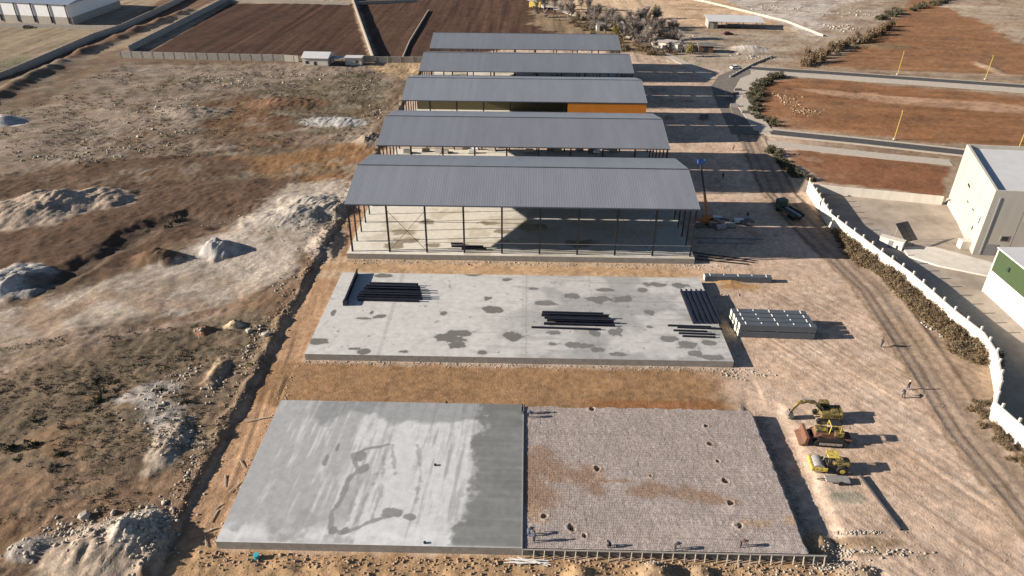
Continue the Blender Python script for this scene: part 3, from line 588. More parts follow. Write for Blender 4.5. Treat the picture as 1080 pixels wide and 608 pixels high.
def floor_col(x, y):
    a = np.empty(x.shape+(3,)); a[:] = (.64, .60, .52)
    st = [(9, 9, 2.5, 1.6), (10, 5, 2.5, 1.5), (8, 3, 2, 1.5), (16, 3.2, 1.6, 1), (36, 12, 3, 2), (30, 10, 2, 1), (46, 5, 3, 2), (27, 14, 2.4, 1.2), (13, 14, 2, 1.5), (31, 5.5, .8, .6)]
    r = np.full(x.shape, 9.); n = fbm(x, y, 1.5, 4, 401)
    for cx, cy, rx, ry in st: r = np.minimum(r, np.sqrt(((x-cx)/rx)**2+((y-cy)/ry)**2))
    a = bl(a, sm(x+(n-.5)*8, 26, 38)*.55, (.30, .30, .28)); a = bl(a, (1-sm(r+(n-.5)*1.5, .9, 1.05))*.85, (.20, .16, .11)); a = bl(a, sm(fbm(x, y, 5, 4, 402), .55, .65)*.5, (.40, .35, .25))  # roof shade painted in as a darker right part; stains and patches over it
    a = bl(a, np.exp(-((np.mod(x, 7.5)-3.7)/.06)**2)*.4, (.2, .2, .18))
    return a
def make_hangar():
    e = empty('hangar', (HX0, HY[0], 0))
    MB().box(-1.0, HL+.8, -1.0, HW+.8, -1.2, 1.197).build('floor_slab', 'concrete', e)
    top = grid(-1.0, HL+.8, -1.0, HW+.8, .3, lambda x, y: np.full(x.shape, 1.2), floor_col, 'floor_surface', 'slabtop', e)
    r1 = roof_slope('roof', -.55, 1.2+slope_z(0)-.08+.30, HW/2-GAP, 1.2+RH+.30, e)
    r2_ = roof_slope('roof', HW/2+GAP, 1.2+RH+.30, HW+.55, 1.2+slope_z(0)-.08+.30, e)
    MB().box(-.5, HL+.5, HW/2-GAP-.12, HW/2-GAP, 1.2+RH+.36, 1.2+RH+.42).build('ridge_flashing', 'flash', e)
    MB().box(-.5, HL+.5, -.72, -.56, 1.2+EH+.02, 1.2+EH+.24).build('gutter', 'flash', e)
    for i in range(10):
        x = i*7.5
        for yy in (0, HW):
            MB().ibeam((x, yy, 1.2), (x, yy, 1.2+EH+.1), .34, .30, .05).build('column', 'steel', e)
        for s in (0, 1):
            yy = HW*s
            MB().ibeam((x, yy, 1.2+EH-.18), (x, HW/2, 1.2+RH-.18), .24, .55, .05).build('rafter', 'steel', e)
    for i in (0, 9):
        for k in range(1, 6):
            yy = HW*k/6; MB().ibeam((i*7.5, yy, 1.2), (i*7.5, yy, 1.2+slope_z(yy)-.2), .26, .22, .04).build('gable_post', 'steel', e)
    for s in (0, 1):
        for k in range(8):
            yy = (k+.15)*(HW/2)/8; yy = HW-yy if s else yy
            MB().bar((-.3, yy, 1.2+slope_z(yy)+.14), (HL+.3, yy, 1.2+slope_z(yy)+.14), .09, .16).build('purlin', 'steel', e)
    for zz in (3.6, 8.0):
        MB().bar((0, -.22, zz), (HL, -.22, zz), .06, .07).build('girt', 'rail' if zz < 5 else 'steel', e)
        MB().bar((0, HW+.22, zz), (HL, HW+.22, zz), .08, .10).build('girt', 'steel', e)
    for i in (1, 7):
        for yy in (0, HW):
            for sx in (0, 1):
                MB().bar(((i+sx)*7.5, yy, 1.5), ((i+1-sx)*7.5, yy, EH), .06).build('brace', 'steel', e)
    return e
hlab = ['nearest hangar with blue grey gabled roof and a stained concrete floor showing through open bays',
        'second hangar back, blue grey roof, just behind the nearest hangar',
        'middle hangar with bright orange cladding on the right of its open front',
        'fourth hangar back, grey roof, between the orange clad hangar and the farthest one',
        'farthest hangar with pale grey roof, below the bare trees and dark ploughed field']
h0 = make_hangar(); hang = [h0]
bpy.context.view_layer.update()
for i in range(1, 5):
    c = copy_tree(h0); c.location = (HX0, HY[i], 0); hang.append(c)
for i, h in enumerate(hang): tag(h, hlab[i], 'hangar', 'open steel hangars in a row')
hang[3].location.x += .5
# orange cladding on the third
o = MB(); o.box(46, 67.8, -.62, -.5, 1.2+EH-2.8, 1.2+EH-.05); o.build('orange_fascia', 'orange', hang[2])
MB().box(59.5, 67.8, -.49, -.40, 1.2, 1.2+EH-2.8).build('wall_cladding', 'orange', hang[2])
MB().box(67.72, 67.86, -.4, 9, 1.2, 1.2+EH-.2).build('wall_cladding', 'orange', hang[2])
MB().box(0, 59.4, -.40, -.34, 1.2+EH-4.0, 1.2+EH-3.75).build('rail', 'rail', hang[2])
MB().box(.2, 59.4, HW-.3, HW-.2, 1.2, 6.5).build('rear_cladding', 'mustard', hang[2])

# ------------------------------------------------------------------ steel beams
def beam(px, L, ang, y_off, z, label, group, name='steel_beam', wd=.30, ht=.42, zb=1.2, m='navy'):
    c = G(px[0], px[1], zb)
    e = MB().ibeam((-L/2, 0, ht/2), (L/2, 0, ht/2), wd, ht, .05)
    for k in range(int(L/1.9)): e.box(-L/2+1+k*1.9, -L/2+1.06+k*1.9, -wd/2+.02, wd/2-.02, .04, ht-.04)
    ca, sa = math.cos(ang), math.sin(ang)
    o = e.build(name, m, None, (c[0]-sa*y_off, c[1]+ca*y_off, zb+z), ang)
    return tag(o, label, 'steel beam', group)
gA = 'long dark steel beams stacked by the leaning rafter on the stained slab'
lA = 'dark steel beam in the stack beside the slanted rafter near the slab\'s back left corner'
for k, (dy, L, dx) in enumerate([(0, 11.0, 0), (.75, 11.6, .3), (1.4, 11.4, .4), (2.15, 11.0, .2), (2.8, 10.6, .5), (3.6, 10.2, .2), (4.3, 9.6, .6), (4.9, 8.4, .9), (5.5, 9.0, .6)]):
    beam((410, 318), L, math.radians(-.8), dy+dx*0, 0, lA, gA, ht=.6)
    if k in (1, 2, 4, 5): beam((411, 318), L-.3, math.radians(-.8), dy+.1, .62, lA, gA, ht=.5)
a = G(364, 322, 1.2); b = G(377.5, 289, 1.2)
mb = MB().ibeam((0, 0, .55), (b[0]-a[0], b[1]-a[1], .55), .30, 1.0, .06); mb.box(-.3, .5, -.3, .5, 0, .9)
tag(mb.build('steel_rafter', 'navy', None, a), 'deep dark steel rafter standing on edge slantwise at the slab\'s back left corner', 'steel beam')
gB = 'long dark steel beams stacked in the middle of the stained slab'
lB = 'dark steel beam in the stack lying across the middle of the stained slab'
for k, (cx, cy, L, z) in enumerate([(604, 331.5, 10.6, 0), (604, 334.5, 10.8, 0), (608, 337, 11.0, 0), (612, 340, 11.4, 0), (611, 343.5, 12.0, 0), (608, 336, 11.0, .45), (612, 341, 11.0, .45)]):
    beam((cx, cy), L, math.radians(-1.2), 0, z, lB, gB)
beam((597, 346.5), 11.6, math.radians(-1.5), -.2, 0, 'thin dark beam lying apart in front of the middle stack on the stained slab', None, wd=.25, ht=.3)
gC = 'dark steel beams lying front to back near the slab\'s right edge'
lC = 'dark steel beam lying front to back along the right edge of the stained slab'
for k in range(6):
    a = G(718+k*5.2, 307, 1.2); b = G(732+k*5.6, 342, 1.2)
    d = b-a; L = float(np.hypot(d[0], d[1])); ang = math.atan2(d[1], d[0])
    c = (a+b)/2; e = MB().ibeam((-L/2, 0, .22), (L/2, 0, .22), .34, .42, .05)
    tag(e.build('steel_beam', 'navy', None, (c[0], c[1], 1.2), ang), lC, 'steel beam', gC)
gD = 'short dark beams at the near end of the right hand stack'
lD = 'short dark steel beam lying crosswise in front of the front to back beams'
for cx, cy, L in [(727, 345, 7.2), (738, 347, 7.5), (728, 350, 5.6), (735, 353, 6.0), (737, 356, 5.4)]:
    beam((cx, cy), L, math.radians(-2), 0, 0, lD, gD, wd=.24, ht=.3)
# beams on the ground to the right of the nearest hangar and under it
for cx, cy, L, lb in [(768, 252, 15, 'long blue grey beam lying in the hangar\'s shadow right of the nearest hangar'), (765, 257, 12, 'second beam lying just in front of the long blue grey beam in the hangar shadow'), ]:
    beam((cx, cy), L, math.radians(-1), 0, .05, lb, None, zb=0, m='rail', wd=.22, ht=.2)
for (x0, y0, x1, y1, k) in [(728, 266, 797, 275, 'upper'), (735, 270, 796, 277, 'middle'), (732, 273, 790, 279, 'lower')]:
    a = G(x0, y0, .25); b = G(x1, y1, .12)
    tag(MB().bar((0, 0, 0), b-a, .18).build('steel_purlin', 'steel', None, a), k+' of three dark purlins fanned out on the ground at the nearest hangar\'s right corner', 'steel beam')
for k, (cx, cy, L) in enumerate([(493, 261, 6.5), (500, 263.5, 5.0), (482, 258, 2.5)]):
    beam((cx, cy), L, 0, 0, 0, 'dark beam in the bundle on the nearest hangar\'s floor beside its front edge', 'dark beams bundled on the hangar floor', zb=1.2)
# ------------------------------------------------------------------ wrapped panel bundles
def make_bundle(L=12.6):
    e = empty('panel_bundle', (0, 0, 0))
    MB().cb(0, 0, .64, L, 1.14, 1.12, .04).build('panel_stack', 'panelgrey', e)
    MB().box(-L/2-.03, -L/2+.10, -.5, .5, .14, 1.14).build('end_face', 'foam', e)
    for k in range(5):
        x = -L/2+1.0+k*(L-2)/4
        MB().box(x-.07, x+.07, -.4, .4, 1.203, 1.26).build('wood_block', 'strap', e) if k % 2 == 0 else MB().box(x-.08, x+.08, -.05, .35, 1.203, 1.25).build('wood_block', 'strap', e)
        MB().box(x-.1, x+.1, -.5, .5, 0, .08).build('bearer', 'strap', e)
    return e
b0 = make_bundle(); bpy.context.view_layer.update()
base = G(818, 357.5); first = True
rows = ['front row', 'second row', 'third row', 'back row']
for r in range(4):
    for z in range(2):
        o = b0 if first else copy_tree(b0); first = False
        o.location = (float(base[0])+r*-.10+random.uniform(-.08, .08)+z*.06, float(base[1])+.6+r*1.34, z*1.3+.02); o.rotation_euler = (0, 0, math.radians(-2.0))
        tag(o, ('upper' if z else 'lower')+' grey panel bundle in the '+rows[r]+' of the stack right of the stained slab', 'panel bundle', 'grey panel bundles stacked in the yard')
c = G(778, 298); o = copy_tree(b0); o.location = (float(c[0]), float(c[1])+.5, .02); o.rotation_euler = (0, 0, math.radians(-1.2))
tag(o, 'single long grey panel bundle lying alone near the slab\'s back right corner', 'panel bundle', 'grey panel bundles stacked in the yard')

# ------------------------------------------------------------------ machines
def track(mb, x0, x1, y, wd, h):
    r = h/2; pts = [(x0+r+math.cos(a)*r*(1), r+math.sin(a)*r) for a in np.linspace(PI/2, 3*PI/2, 7)]+[(x1-r+math.cos(a)*r, r+math.sin(a)*r) for a in np.linspace(-PI/2, PI/2, 7)]
    return mb.prism(pts, y-wd/2, y+wd/2)
def excavator(loc, rz):
    e = empty('excavator', loc, rz, 'yellow crawler excavator with its bent arm reaching left, uppermost of the three machines', 'excavator')
    for s in (-1, 1):
        t = track(MB(), -2.0, 2.0, s*1.15, .55, .85).build('track', 'black', e)
        MB().cb(0, s*1.15, .42, 2.6, .62, .36).build('track_frame', 'yellow', t)
    MB().cyl((0, 0, .5), (0, 0, 1.05), .75, .75, 16).build('turntable', 'black', e)
    MB().cb(.25, 0, 1.55, 3.4, 2.5, .95, .15).build('body', 'yellow', e)
    MB().cb(1.75, 0, 1.6, .7, 2.5, 1.1, .2).build('counterweight', 'yellow', e)
    cb = MB().cb(-.75, .75, 2.35, 1.5, .95, 1.5, .12).build('cab', 'yellow', e)
    MB().box(-1.52, 0.0, .262, .275, 2.0, 2.85).build('window', 'glass', cb); MB().box(-1.525, -1.505, .38, 1.12, 1.9, 2.9).build('window', 'glass', cb)
    MB().box(.2, 1.3, -.9, .6, 2.03, 2.25).build('engine_hood', 'yellow', e)
    MB().cyl((1.0, .4, 2.2), (1.0, .4, 2.75), .08).build('exhaust', 'black', e)
    bm = MB().prism([(-.7, 1.7), (-1.2, 2.6), (-2.7, 3.75), (-4.0, 3.9), (-4.9, 3.35), (-4.85, 3.1), (-3.9, 3.45), (-2.8, 3.25), (-1.6, 2.2), (-1.0, 1.5)], -.45, -.05); bm.build('boom', 'yellow', e)
    MB().prism([(-4.6, 3.7), (-5.0, 3.75), (-6.15, 1.5), (-5.9, 1.35)], -.40, -.10).build('stick', 'yellow', e)
    MB().prism([(-6.3, 1.6), (-5.7, 1.35), (-5.4, .7), (-5.7, .25), (-6.4, .15), (-6.15, .6), (-6.5, .95)], -.75, .25).build('bucket', 'greyboard', e)
    for k in range(4): MB().box(.5+k*.3, .62+k*.3, -1.262, -1.248, 1.3, 1.8).build('grille', 'black', e)
    MB().bar((-2.6, -.2, 3.75), (-4.4, -.2, 4.0), .06).build('hose', 'black', e)
    for a, b in (((-1.1, -.5, 1.6), (-2.6, -.5, 3.2)), ((-3.0, -.25, 3.95), (-4.7, -.25, 3.95))): MB().cyl(a, b, .08).build('hydraulic_ram', 'drum', e)
    return e
c = G(873, 445); excavator((c[0], c[1]+.6, 0), math.radians(-3)).scale = (.88,)*3
def dozer(loc, rz):
    e = empty('track_loader', loc, rz, 'rusty red and orange tracked machine with pale track frame, middle of the three machines', 'bulldozer')
    for s in (-1, 1):
        t = track(MB(), -2.1, 2.3, s*1.15, .6, 1.1).build('track', 'black', e)
        MB().cb(.1, s*1.15, .55, 3.0, .68, .40).build('track_frame', 'drum', t)
        for k in range(5): MB().cyl((-1.2+k*.65, s*1.48, .28), (-1.2+k*.65, s*1.52, .28), .16, n=10).build('roller', 'black', t)
    MB().cb(-.3, 0, 1.35, 3.4, 1.5, .9, .1).build('body', 'rust', e)
    MB().cb(-1.1, 0, 1.95, 1.7, 1.1, .6, .12).build('engine_hood', 'yellow', e)
    MB().cb(1.2, 0, 1.75, 1.3, 1.7, .8, .1).build('rear_housing', 'yellow', e)
    MB().cb(.45, 0, 2.0, .6, .7, .7, .1).build('seat', 'black', e)
    for sx in (-.2, 1.3):
        for sy in (-.7, .7): MB().bar((sx, sy, 1.6), (sx*.85+.08, sy*.9, 3.1), .08).build('canopy_post', 'brightyellow', e)
    MB().bar((-.1, -.63, 3.1), (-.1, .63, 3.1), .12).build('canopy_bar', 'brightyellow', e); MB().bar((1.18, -.63, 3.1), (1.18, .63, 3.1), .12).build('canopy_bar', 'brightyellow', e)
    MB().bar((-.1, -.63, 3.1), (1.18, -.63, 3.1), .12).build('canopy_bar', 'brightyellow', e)
    for s in (-1, 1): MB().prism([(1.0, 1.1), (-1.2, 1.7), (-3.0, .8), (-3.0, .5), (-1.2, 1.3), (1.0, .8)], s*.8-.09, s*.8+.09).build('lift_arm', 'rust', e)
    MB().prism([(-2.9, 1.5), (-3.0, .2), (-3.9, .05), (-4.0, .15), (-3.4, .5), (-3.25, 1.5)], -1.5, 1.5).build('bucket', 'rust', e)
    for k in range(4): MB().box(-1.7+k*.3, -1.58+k*.3, -.562, -.548, 1.8, 2.15).build('grille', 'black', e)
    MB().box(-.1, 1.18, -.60, .60, 3.165, 3.22).build('canopy_roof', 'steel', e)
    MB().cyl((-1.2, .2, 2.2), (-1.2, .2, 2.9), .07).build('exhaust', 'black', e)
    MB().box(1.9, 3.0, -.9, .9, .8, 1.0).build('ripper_frame', 'rust', e)
    for s in (-.7, 0, .7): MB().prism([(2.6, 1.1), (2.95, 1.1), (2.8, .2), (2.6, .2)], s-.08, s+.08).build('ripper_tooth', 'steel', e)
    return e
c = G(873, 471); dozer((c[0]+.2, c[1]+1.2, 0), math.radians(-4))
def roller(loc, rz):
    e = empty('road_roller', loc, rz, 'bright yellow road roller with grey steel drum, lowest of the three machines', 'road roller')
    MB().cyl((-1.7, -1.05, .8), (-1.7, 1.05, .8), .8, n=24).build('drum', 'drum', e, smooth=False)
    for s in (-1, 1): MB().box(-2.6, -.6, s*1.2-.1, s*1.2+.1, .6, 1.15).build('drum_frame', 'brightyellow', e)
    MB().box(-2.75, -2.5, -1.3, 1.3, .6, 1.2).build('front_bumper', 'brightyellow', e)
    for s in (-1, 1):
        wv = MB().cyl((1.5, s*.75, .75), (1.5, s*1.2, .75), .75, n=18).build('wheel', 'black', e); MB().cyl((1.5, s*1.19, .75), (1.5, s*1.23, .75), .35, n=12).build('rim', 'brightyellow', wv)
    MB().cb(1.4, 0, 1.45, 2.4, 1.4, .9, .15).build('engine_hood', 'yellow', e)
    MB().cb(0, 0, 1.2, 1.3, 1.6, .5, .08).build('platform', 'black', e)
    MB().cb(.1, 0, 1.7, .5, .5, .6, .08).build('seat', 'black', e)
    for sx in (-.55, .6):
        for sy in (-.65, .65): MB().bar((sx, sy, 1.4), (sx, sy, 2.8), .07).build('roof_post', 'yellow', e)
    MB().cb(.0, 0, 2.86, 1.6, 1.6, .12, .05).build('roof', 'brightyellow', e)
    MB().cyl((-.5, 0, 1.4), (-.3, 0, 1.95), .04).build('steering_column', 'black', e)
    return e
c = G(876, 500); roller((c[0], c[1]+.9, 0), math.radians(-5)).scale = (.92,)*3
c = G(874, 505); e = empty('trailer', (c[0]+.8, c[1]-.5, 0), math.radians(-3), 'small pale flat trailer lying right in front of the road roller', 'trailer')
MB().cb(0, 0, .45, 3.0, 1.1, .25, .03).build('deck', 'drum', e)
for s in (-1, 1): MB().cyl((.3, s*.55, .3), (.3, s*.7, .3), .3, n=14).build('wheel', 'black', e)
MB().bar((-1.5, 0, .4), (-2.5, 0, .25), .1).build('drawbar', 'steel', e)
# long pipe by the machines
a = G(907, 503); b = G(950, 560); 
tag(MB().cyl((0, 0, .28), (b[0]-a[0], b[1]-a[1], .2), .17, n=14).build('concrete_pipe', 'steel', None, a), 'long dark pipe lying diagonally right of the gravel bed below the machines', 'pipe')
# boom lift, right of nearest hangar
c = G(744, 236); e = empty('boom_lift', (c[0], c[1], 0), 0, 'orange boom lift raising a blue basket beside the nearest hangar\'s right end', 'boom lift')
MB().cb(0, 0, .75, 3.6, 1.9, .7, .1).build('chassis', 'orangepaint', e)
for sx in (-1.2, 1.2):
    for sy in (-1, 1): MB().cyl((sx, sy*.85, .48), (sx, sy*1.2, .48), .48, n=14).build('wheel', 'black', e)
MB().cb(.3, 0, 1.5, 2.2, 1.5, .9, .1).build('turret', 'orangepaint', e); MB().cb(1.0, 0, 1.3, 1.0, 1.8, .8, .1).build('counterweight', 'steel', e)
tip = G(739.5, 171, 12.6)-c
mid = Vector((.2, .1, 1.8)).lerp(Vector((tip[0], tip[1], 12.2)), .45)
MB().bar((.2, .1, 1.8), mid, .42).build('lower_boom', 'orangepaint', e); MB().bar(mid, (tip[0], tip[1], 12.2), .28).build('upper_boom', 'steel', e)
bk = MB().cb(tip[0], tip[1], 12.3, 1.5, .9, .12).build('basket', 'blue', e)
for sx in (-.7, .7): MB().box(tip[0]+sx-.05, tip[0]+sx+.05, tip[1]-.42, tip[1]+.42, 12.365, 13.1).build('side_rail', 'blue', bk)
for sy in (-.4, .4): MB().box(tip[0]-.64, tip[0]+.64, tip[1]+sy-.03, tip[1]+sy+.03, 12.37, 13.05).build('guard_panel', 'blue', bk)
# dark truck
c = G(832, 229); a1 = G(820, 218); b1 = G(843, 232); ang = math.atan2(b1[1]-a1[1], b1[0]-a1[0])
e = empty('flatbed_truck', (c[0], c[1]+1.0, 0), ang+PI, 'dark green flatbed truck parked in the hangar\'s shadow near the white wall corner', 'truck')
MB().box(-3.6, 2.8, -.5, .5, .7, .95).build('chassis', 'steel', e)
cb = MB().cb(2.6, 0, 1.9, 1.9, 2.3, 2.0, .2).build('cab', 'green', e)
MB().box(3.555, 3.575, -.95, .95, 1.9, 2.6).build('windscreen', 'glass', cb)
for s in (-1, 1): MB().box(2.2, 3.2, s*1.155-.01, s*1.155+.01, 1.9, 2.55).build('window', 'glass', cb)
MB().box(-3.8, 1.5, -1.2, 1.2, 1.0, 1.2).build('cargo_bed', 'steel', e)
for s in (-1, 1): MB().box(-3.8, 1.5, s*1.2-.04, s*1.2+.04, 1.2, 1.7).build('side_board', 'green', e)
MB().box(-3.7, 1.3, -.55, .1, 1.2, 1.5).build('load', 'rail', e)
for x in (2.5, -1.6, -2.8):
    for s in (-1, 1): MB().cyl((x, s*.8, .5), (x, s*1.15, .5), .5, n=14).build('wheel', 'black', e)

# ------------------------------------------------------------------ ribbons: roads
def offset_line(P, d):
    P = [np.array(p[:2], float) for p in P]; out = []
    for i in range(len(P)):
        t = (P[min(i+1, len(P)-1)]-P[max(i-1, 0)]); t /= np.hypot(*t); out.append(P[i]+np.array([-t[1], t[0]])*d)
    return out
def ribbon(name, P, d0, d1, z, m, z0=-.6, kind='structure'):
    A_ = offset_line(P, d0); B_ = offset_line(P, d1); n = len(P)
    vs = [(p[0], p[1], z) for p in A_]+[(p[0], p[1], z) for p in B_]+[(p[0], p[1], z0) for p in A_]+[(p[0], p[1], z0) for p in B_]
    fs = []
    for i in range(n-1): fs += [(i, i+1, n+i+1, n+i), (2*n+i, 2*n+i+1, i+1, i), (n+i, n+i+1, 3*n+i+1, 3*n+i)]
    o = MB().add(vs, fs).build(name, m); 
    import bmesh
    bm_ = bmesh.new(); bm_.from_mesh(o.data); bmesh.ops.recalc_face_normals(bm_, faces=bm_.faces); bm_.to_mesh(o.data); bm_.free()
    if kind: o['kind'] = kind
    return o
RA = pw([(792, 72.5), (812, 74), (870, 77.5), (950, 83), (1080, 92), (1250, 105), (1700, 140)])
ribbon('road', RA, -2.9, 2.6, .20, 'asphalt'); ribbon('pavement', RA, -3.5, -2.9, .32, 'paleconcrete'); ribbon('pavement', RA, 2.6, 3.1, .32, 'paleconcrete')
ribbon('canal_path', RA, -9.0, -4.0, .16, 'paleconcrete')
RB = pw([(806, 139.5), (830, 142), (900, 149), (1000, 160), (1080, 169), (1400, 207)])
ribbon('road', RB, -2.6, 2.3, .20, 'asphalt'); ribbon('pavement', RB, 2.3, 3.3, .32, 'paleconcrete'); ribbon('pavement', RB, -3.2, -2.6, .32, 'paleconcrete')
RC = pw([(790, 74), (770, 82), (764, 92), (768, 104), (778, 124), (788, 142)])
ribbon('side_road', RC, -4.5, 3.5, .14, 'oldasphalt'); ribbon('pavement', offset_line(RC, 5.0), -1.3, 2.0, .22, 'paleconcrete')
RD = pw([(806, 139.5), (798, 128), (786, 112), (784, 96), (796, 84), (812, 78)])
ribbon('footpath', RD, -2.6, 2.8, .28, 'paleconcrete')
RE = pw([(535, -8), (600, 14), (645, 28), (690, 52), (728, 70), (752, 84)])
ribbon('track_road', RE, -2, 2, .12, 'paleconcrete')
RF = pw([(806, 151), (850, 156), (930, 165), (1003, 172)])
ribbon('verge_path', RF, -2.4, 2.4, .10, 'paleconcrete')

# yard inside the white wall
WT = [(854, 191), (866, 209), (877, 226), (925, 262), (960, 287), (1008, 328), (1038, 351), (1052, 372), (1057, 398), (1051, 425), (1083, 453), (1130, 495), (1250, 610)]
WP = [G2(a, b, 3.0) for a, b in WT]
NW = [G2(855, 191, 3.0), G2(925, 199, 2.6), G2(996, 206.5, 2.4)]
inner = WP[:]+[np.array([200, 60.]), np.array([220, 190.]), G2(999, 213)]
o = MB().poly(inner, -.4, .06).build('concrete_yard', 'yard'); o['kind'] = 'structure'
o = MB().poly(pw([(951, 262), (985, 262), (1048, 279), (1044, 293), (990, 282), (958, 272)]), 0, .35).build('ramp', 'whitewall'); o['kind'] = 'structure'
o = MB().poly(pw([(905, 240), (930, 240), (985, 285), (1040, 335), (1075, 400), (1060, 400), (1020, 345), (940, 275)]), 0, .064).build('paved_strip', 'concrete'); o['kind'] = 'structure'
def wall(name, P, h, th, m, label, cat='wall', posts=0, pm=None, ph=.7, z0=-.5, ps=.22, cap=False):
    e = empty(name, (P[0][0], P[0][1], 0), 0, label, cat); o_ = np.array(P[0][:2])
    Q = [np.array(p[:2])-o_ for p in P]; A_ = offset_line(Q, th/2); B_ = offset_line(Q, -th/2); n = len(Q)
    vs = [(p[0], p[1], z) for L_ in (A_, B_) for z in (z0, h) for p in L_]
    fs = []
    for i in range(n-1): fs += [(i, i+1, n+i+1, n+i), (2*n+i+1, 2*n+i, 3*n+i, 3*n+i+1), (n+i, n+i+1, 3*n+i+1, 3*n+i)]
    fs += [(0, n, 3*n, 2*n), (n-1, 3*n-1, 4*n-1, 2*n-1)]
    MB().add(vs, fs).build('wall_body', m, e)
    if posts:
        s = 0.0; k = 0
        for i in range(n-1):
            d = Q[i+1]-Q[i]; L = np.hypot(*d)
            while s < L:
                p = Q[i]+d*s/L; MB().cb(p[0], p[1], (h+ph)/2-.1, ps+th, ps+th, h+ph+.2).build('pillar', pm or m, e); s += posts; k += 1
                if k > 95: break
            s -= L
            if k > 95: break
    return e
wall('perimeter_wall', WP, 3.0, .25, 'whitewall', 'tall white perimeter wall with short pillars curving down the right side', posts=3.1, ph=.75, ps=.02)
wall('yard_wall', NW, 2.2, .3, 'whitewall', 'low white wall along the back of the concrete yard left of the white warehouse')
wall('inner_wall', pw([(998, 214), (1012, 238), (1021, 258)]), 1.1, .3, 'whitewall', 'low white kerb wall along the foot of the white warehouse side')

# white warehouse
P1 = G2(1025, 269); P2 = G2(999, 213); H1 = 14.2
dv = P2-P1; fr = np.array([1.0, -.09]); fr /= np.hypot(*fr)
Q = [P1, P1+fr*45, P1+fr*45+dv, P2]
e = empty('warehouse', (P1[0], P1[1], 0), 0, 'tall white concrete warehouse with flat pale roof behind the yard', 'warehouse'); q = [p-P1 for p in Q]
def inset(q, d):
    c = sum(q)/4; return [p+(c-p)/np.hypot(*(c-p))*d*1.4 for p in q]
MB().poly(q, -.5, H1-.9).build('wall', 'warehousewall', e)
qi = inset(q, .45); mb = MB(); n = 4
mb.add([(p[0], p[1], H1-.903) for p in q]+[(p[0], p[1], H1) for p in q]+[(p[0], p[1], H1) for p in qi]+[(p[0], p[1], H1-.903) for p in qi],
       [(i, (i+1) % 4, 4+(i+1) % 4, 4+i) for i in range(4)]+[(4+i, 4+(i+1) % 4, 8+(i+1) % 4, 8+i) for i in range(4)]+[(8+i, 8+(i+1) % 4, 12+(i+1) % 4, 12+i) for i in range(4)])
mb.build('parapet', 'warehousewall', e)
MB().poly(qi, H1-.89, H1-.86).build('roof', 'paleroof', e)
frn = fr; dvn = dv/np.hypot(*dv); nrm = np.array([fr[1], -fr[0]]); nrm = nrm if nrm[1] < 0 else -nrm; nl = np.array([-1., .3]); nl /= np.hypot(*nl)
nl = np.array([-dvn[1], dvn[0]]); nl = nl if nl[0] < 0 else -nl
def onwall(s, z, wd, ht, side, m, name, parent, proud=.06, depth=.3):
    t = fr if side == 'f' else dvn; nn = nrm if side == 'f' else nl
    p = t*s+nn*proud; a = p-t*wd/2; b = p+t*wd/2; vs = []
    for off in (0, -depth):
        for pt in (a, b):
            for zz in (z-ht/2, z+ht/2): vs.append((pt[0]+nn[0]*off, pt[1]+nn[1]*off, zz))
    return MB().add(vs, [(0, 2, 3, 1), (4, 5, 7, 6), (0, 1, 5, 4), (2, 6, 7, 3), (1, 3, 7, 5), (0, 4, 6, 2)]).build(name, m, parent)
for s, z in ((5, 4.0), (11, 4.0), (16, 7.0), (24, 9.0), (8, 8.5)):
    f_ = onwall(s, z, 1.7, 1.3, 'f', 'concrete', 'window', e, .05); onwall(s, z, 1.3, .95, 'f', 'glass', 'pane', f_, .07)
for s, z, w_, h_ in ((5.5, 3.6, .8, .8), (9, 6.3, 1.2, .35), (17, 8.6, 2.2, .5), (14, 6.0, 1.3, .35), (3, 6.5, .5, 1.4)):
    onwall(s, z, w_, h_, 'l', 'glass', 'window', e, .03)
for s in (3, 8, 13.5, 19, 24): onwall(s, 6.5, .10, 12.4, 'l', 'concrete', 'wall_joint', e, .02)
for s in (6.5, 13, 19.5): onwall(s, 6.5, .10, 12.5, 'f', 'concrete', 'wall_joint', e, .02)
onwall(1.4, 6.5, .25, 12.5, 'f', 'rail', 'downpipe', e, .12)
onwall(3.2, 1.3, 2.4, 2.6, 'f', 'rail', 'roller_door', e, .04)
onwall(14, 9.4, 28, .10, 'l', 'concrete', 'wall_joint', e, .022)
for (x, y) in ((12, 8), (14, 12), (20, 15), (28, 10)):
    MB().cb(x, y, H1-.6, 1.6, 1.0, .5, .05).build('roof_vent', 'rail', e)
c = G2(1025, 262); tag(MB().cb(0, 0, .9, 2.4, 1.6, 1.8, .05).build('water_tank', 'whitewall', None, (c[0]-1.6, c[1]+.2, 0)), 'small pale block at the foot of the white warehouse corner', 'concrete block')
# green-topped building
P1g = G2(1037, 308); P2g = G2(1085, 352); dvg = P2g-P1g; dvg /= np.hypot(*dvg); fg = np.array([-dvg[1], dvg[0]]); fg = fg if fg[0] > 0 else -fg
q = [np.zeros(2), dvg*26, dvg*26+fg*30, fg*30]
e = empty('warehouse', (P1g[0], P1g[1], 0), 0, 'white walled shed with dark olive green upper band at the right edge', 'warehouse')
MB().poly(q, -.5, 4.6).build('wall', 'whiteclad', e)
q2 = [q[0]-dvg*.05-fg*.05, q[1]+dvg*.05-fg*.05, q[2], q[3]-dvg*.05]
MB().poly(q2, 4.6, 9.0).build('upper_band', 'olive', e)
MB().poly([q2[0]-dvg*.3-fg*.3, q2[1]-fg*.3, q2[2], q2[3]-dvg*.3], 9.0, 9.25).build('roof', 'paleroof', e)
MB().cb(dvg[0]*4-.15, dvg[1]*4-.1, 7.0, .5, .5, .7).build('vent', 'green', e)
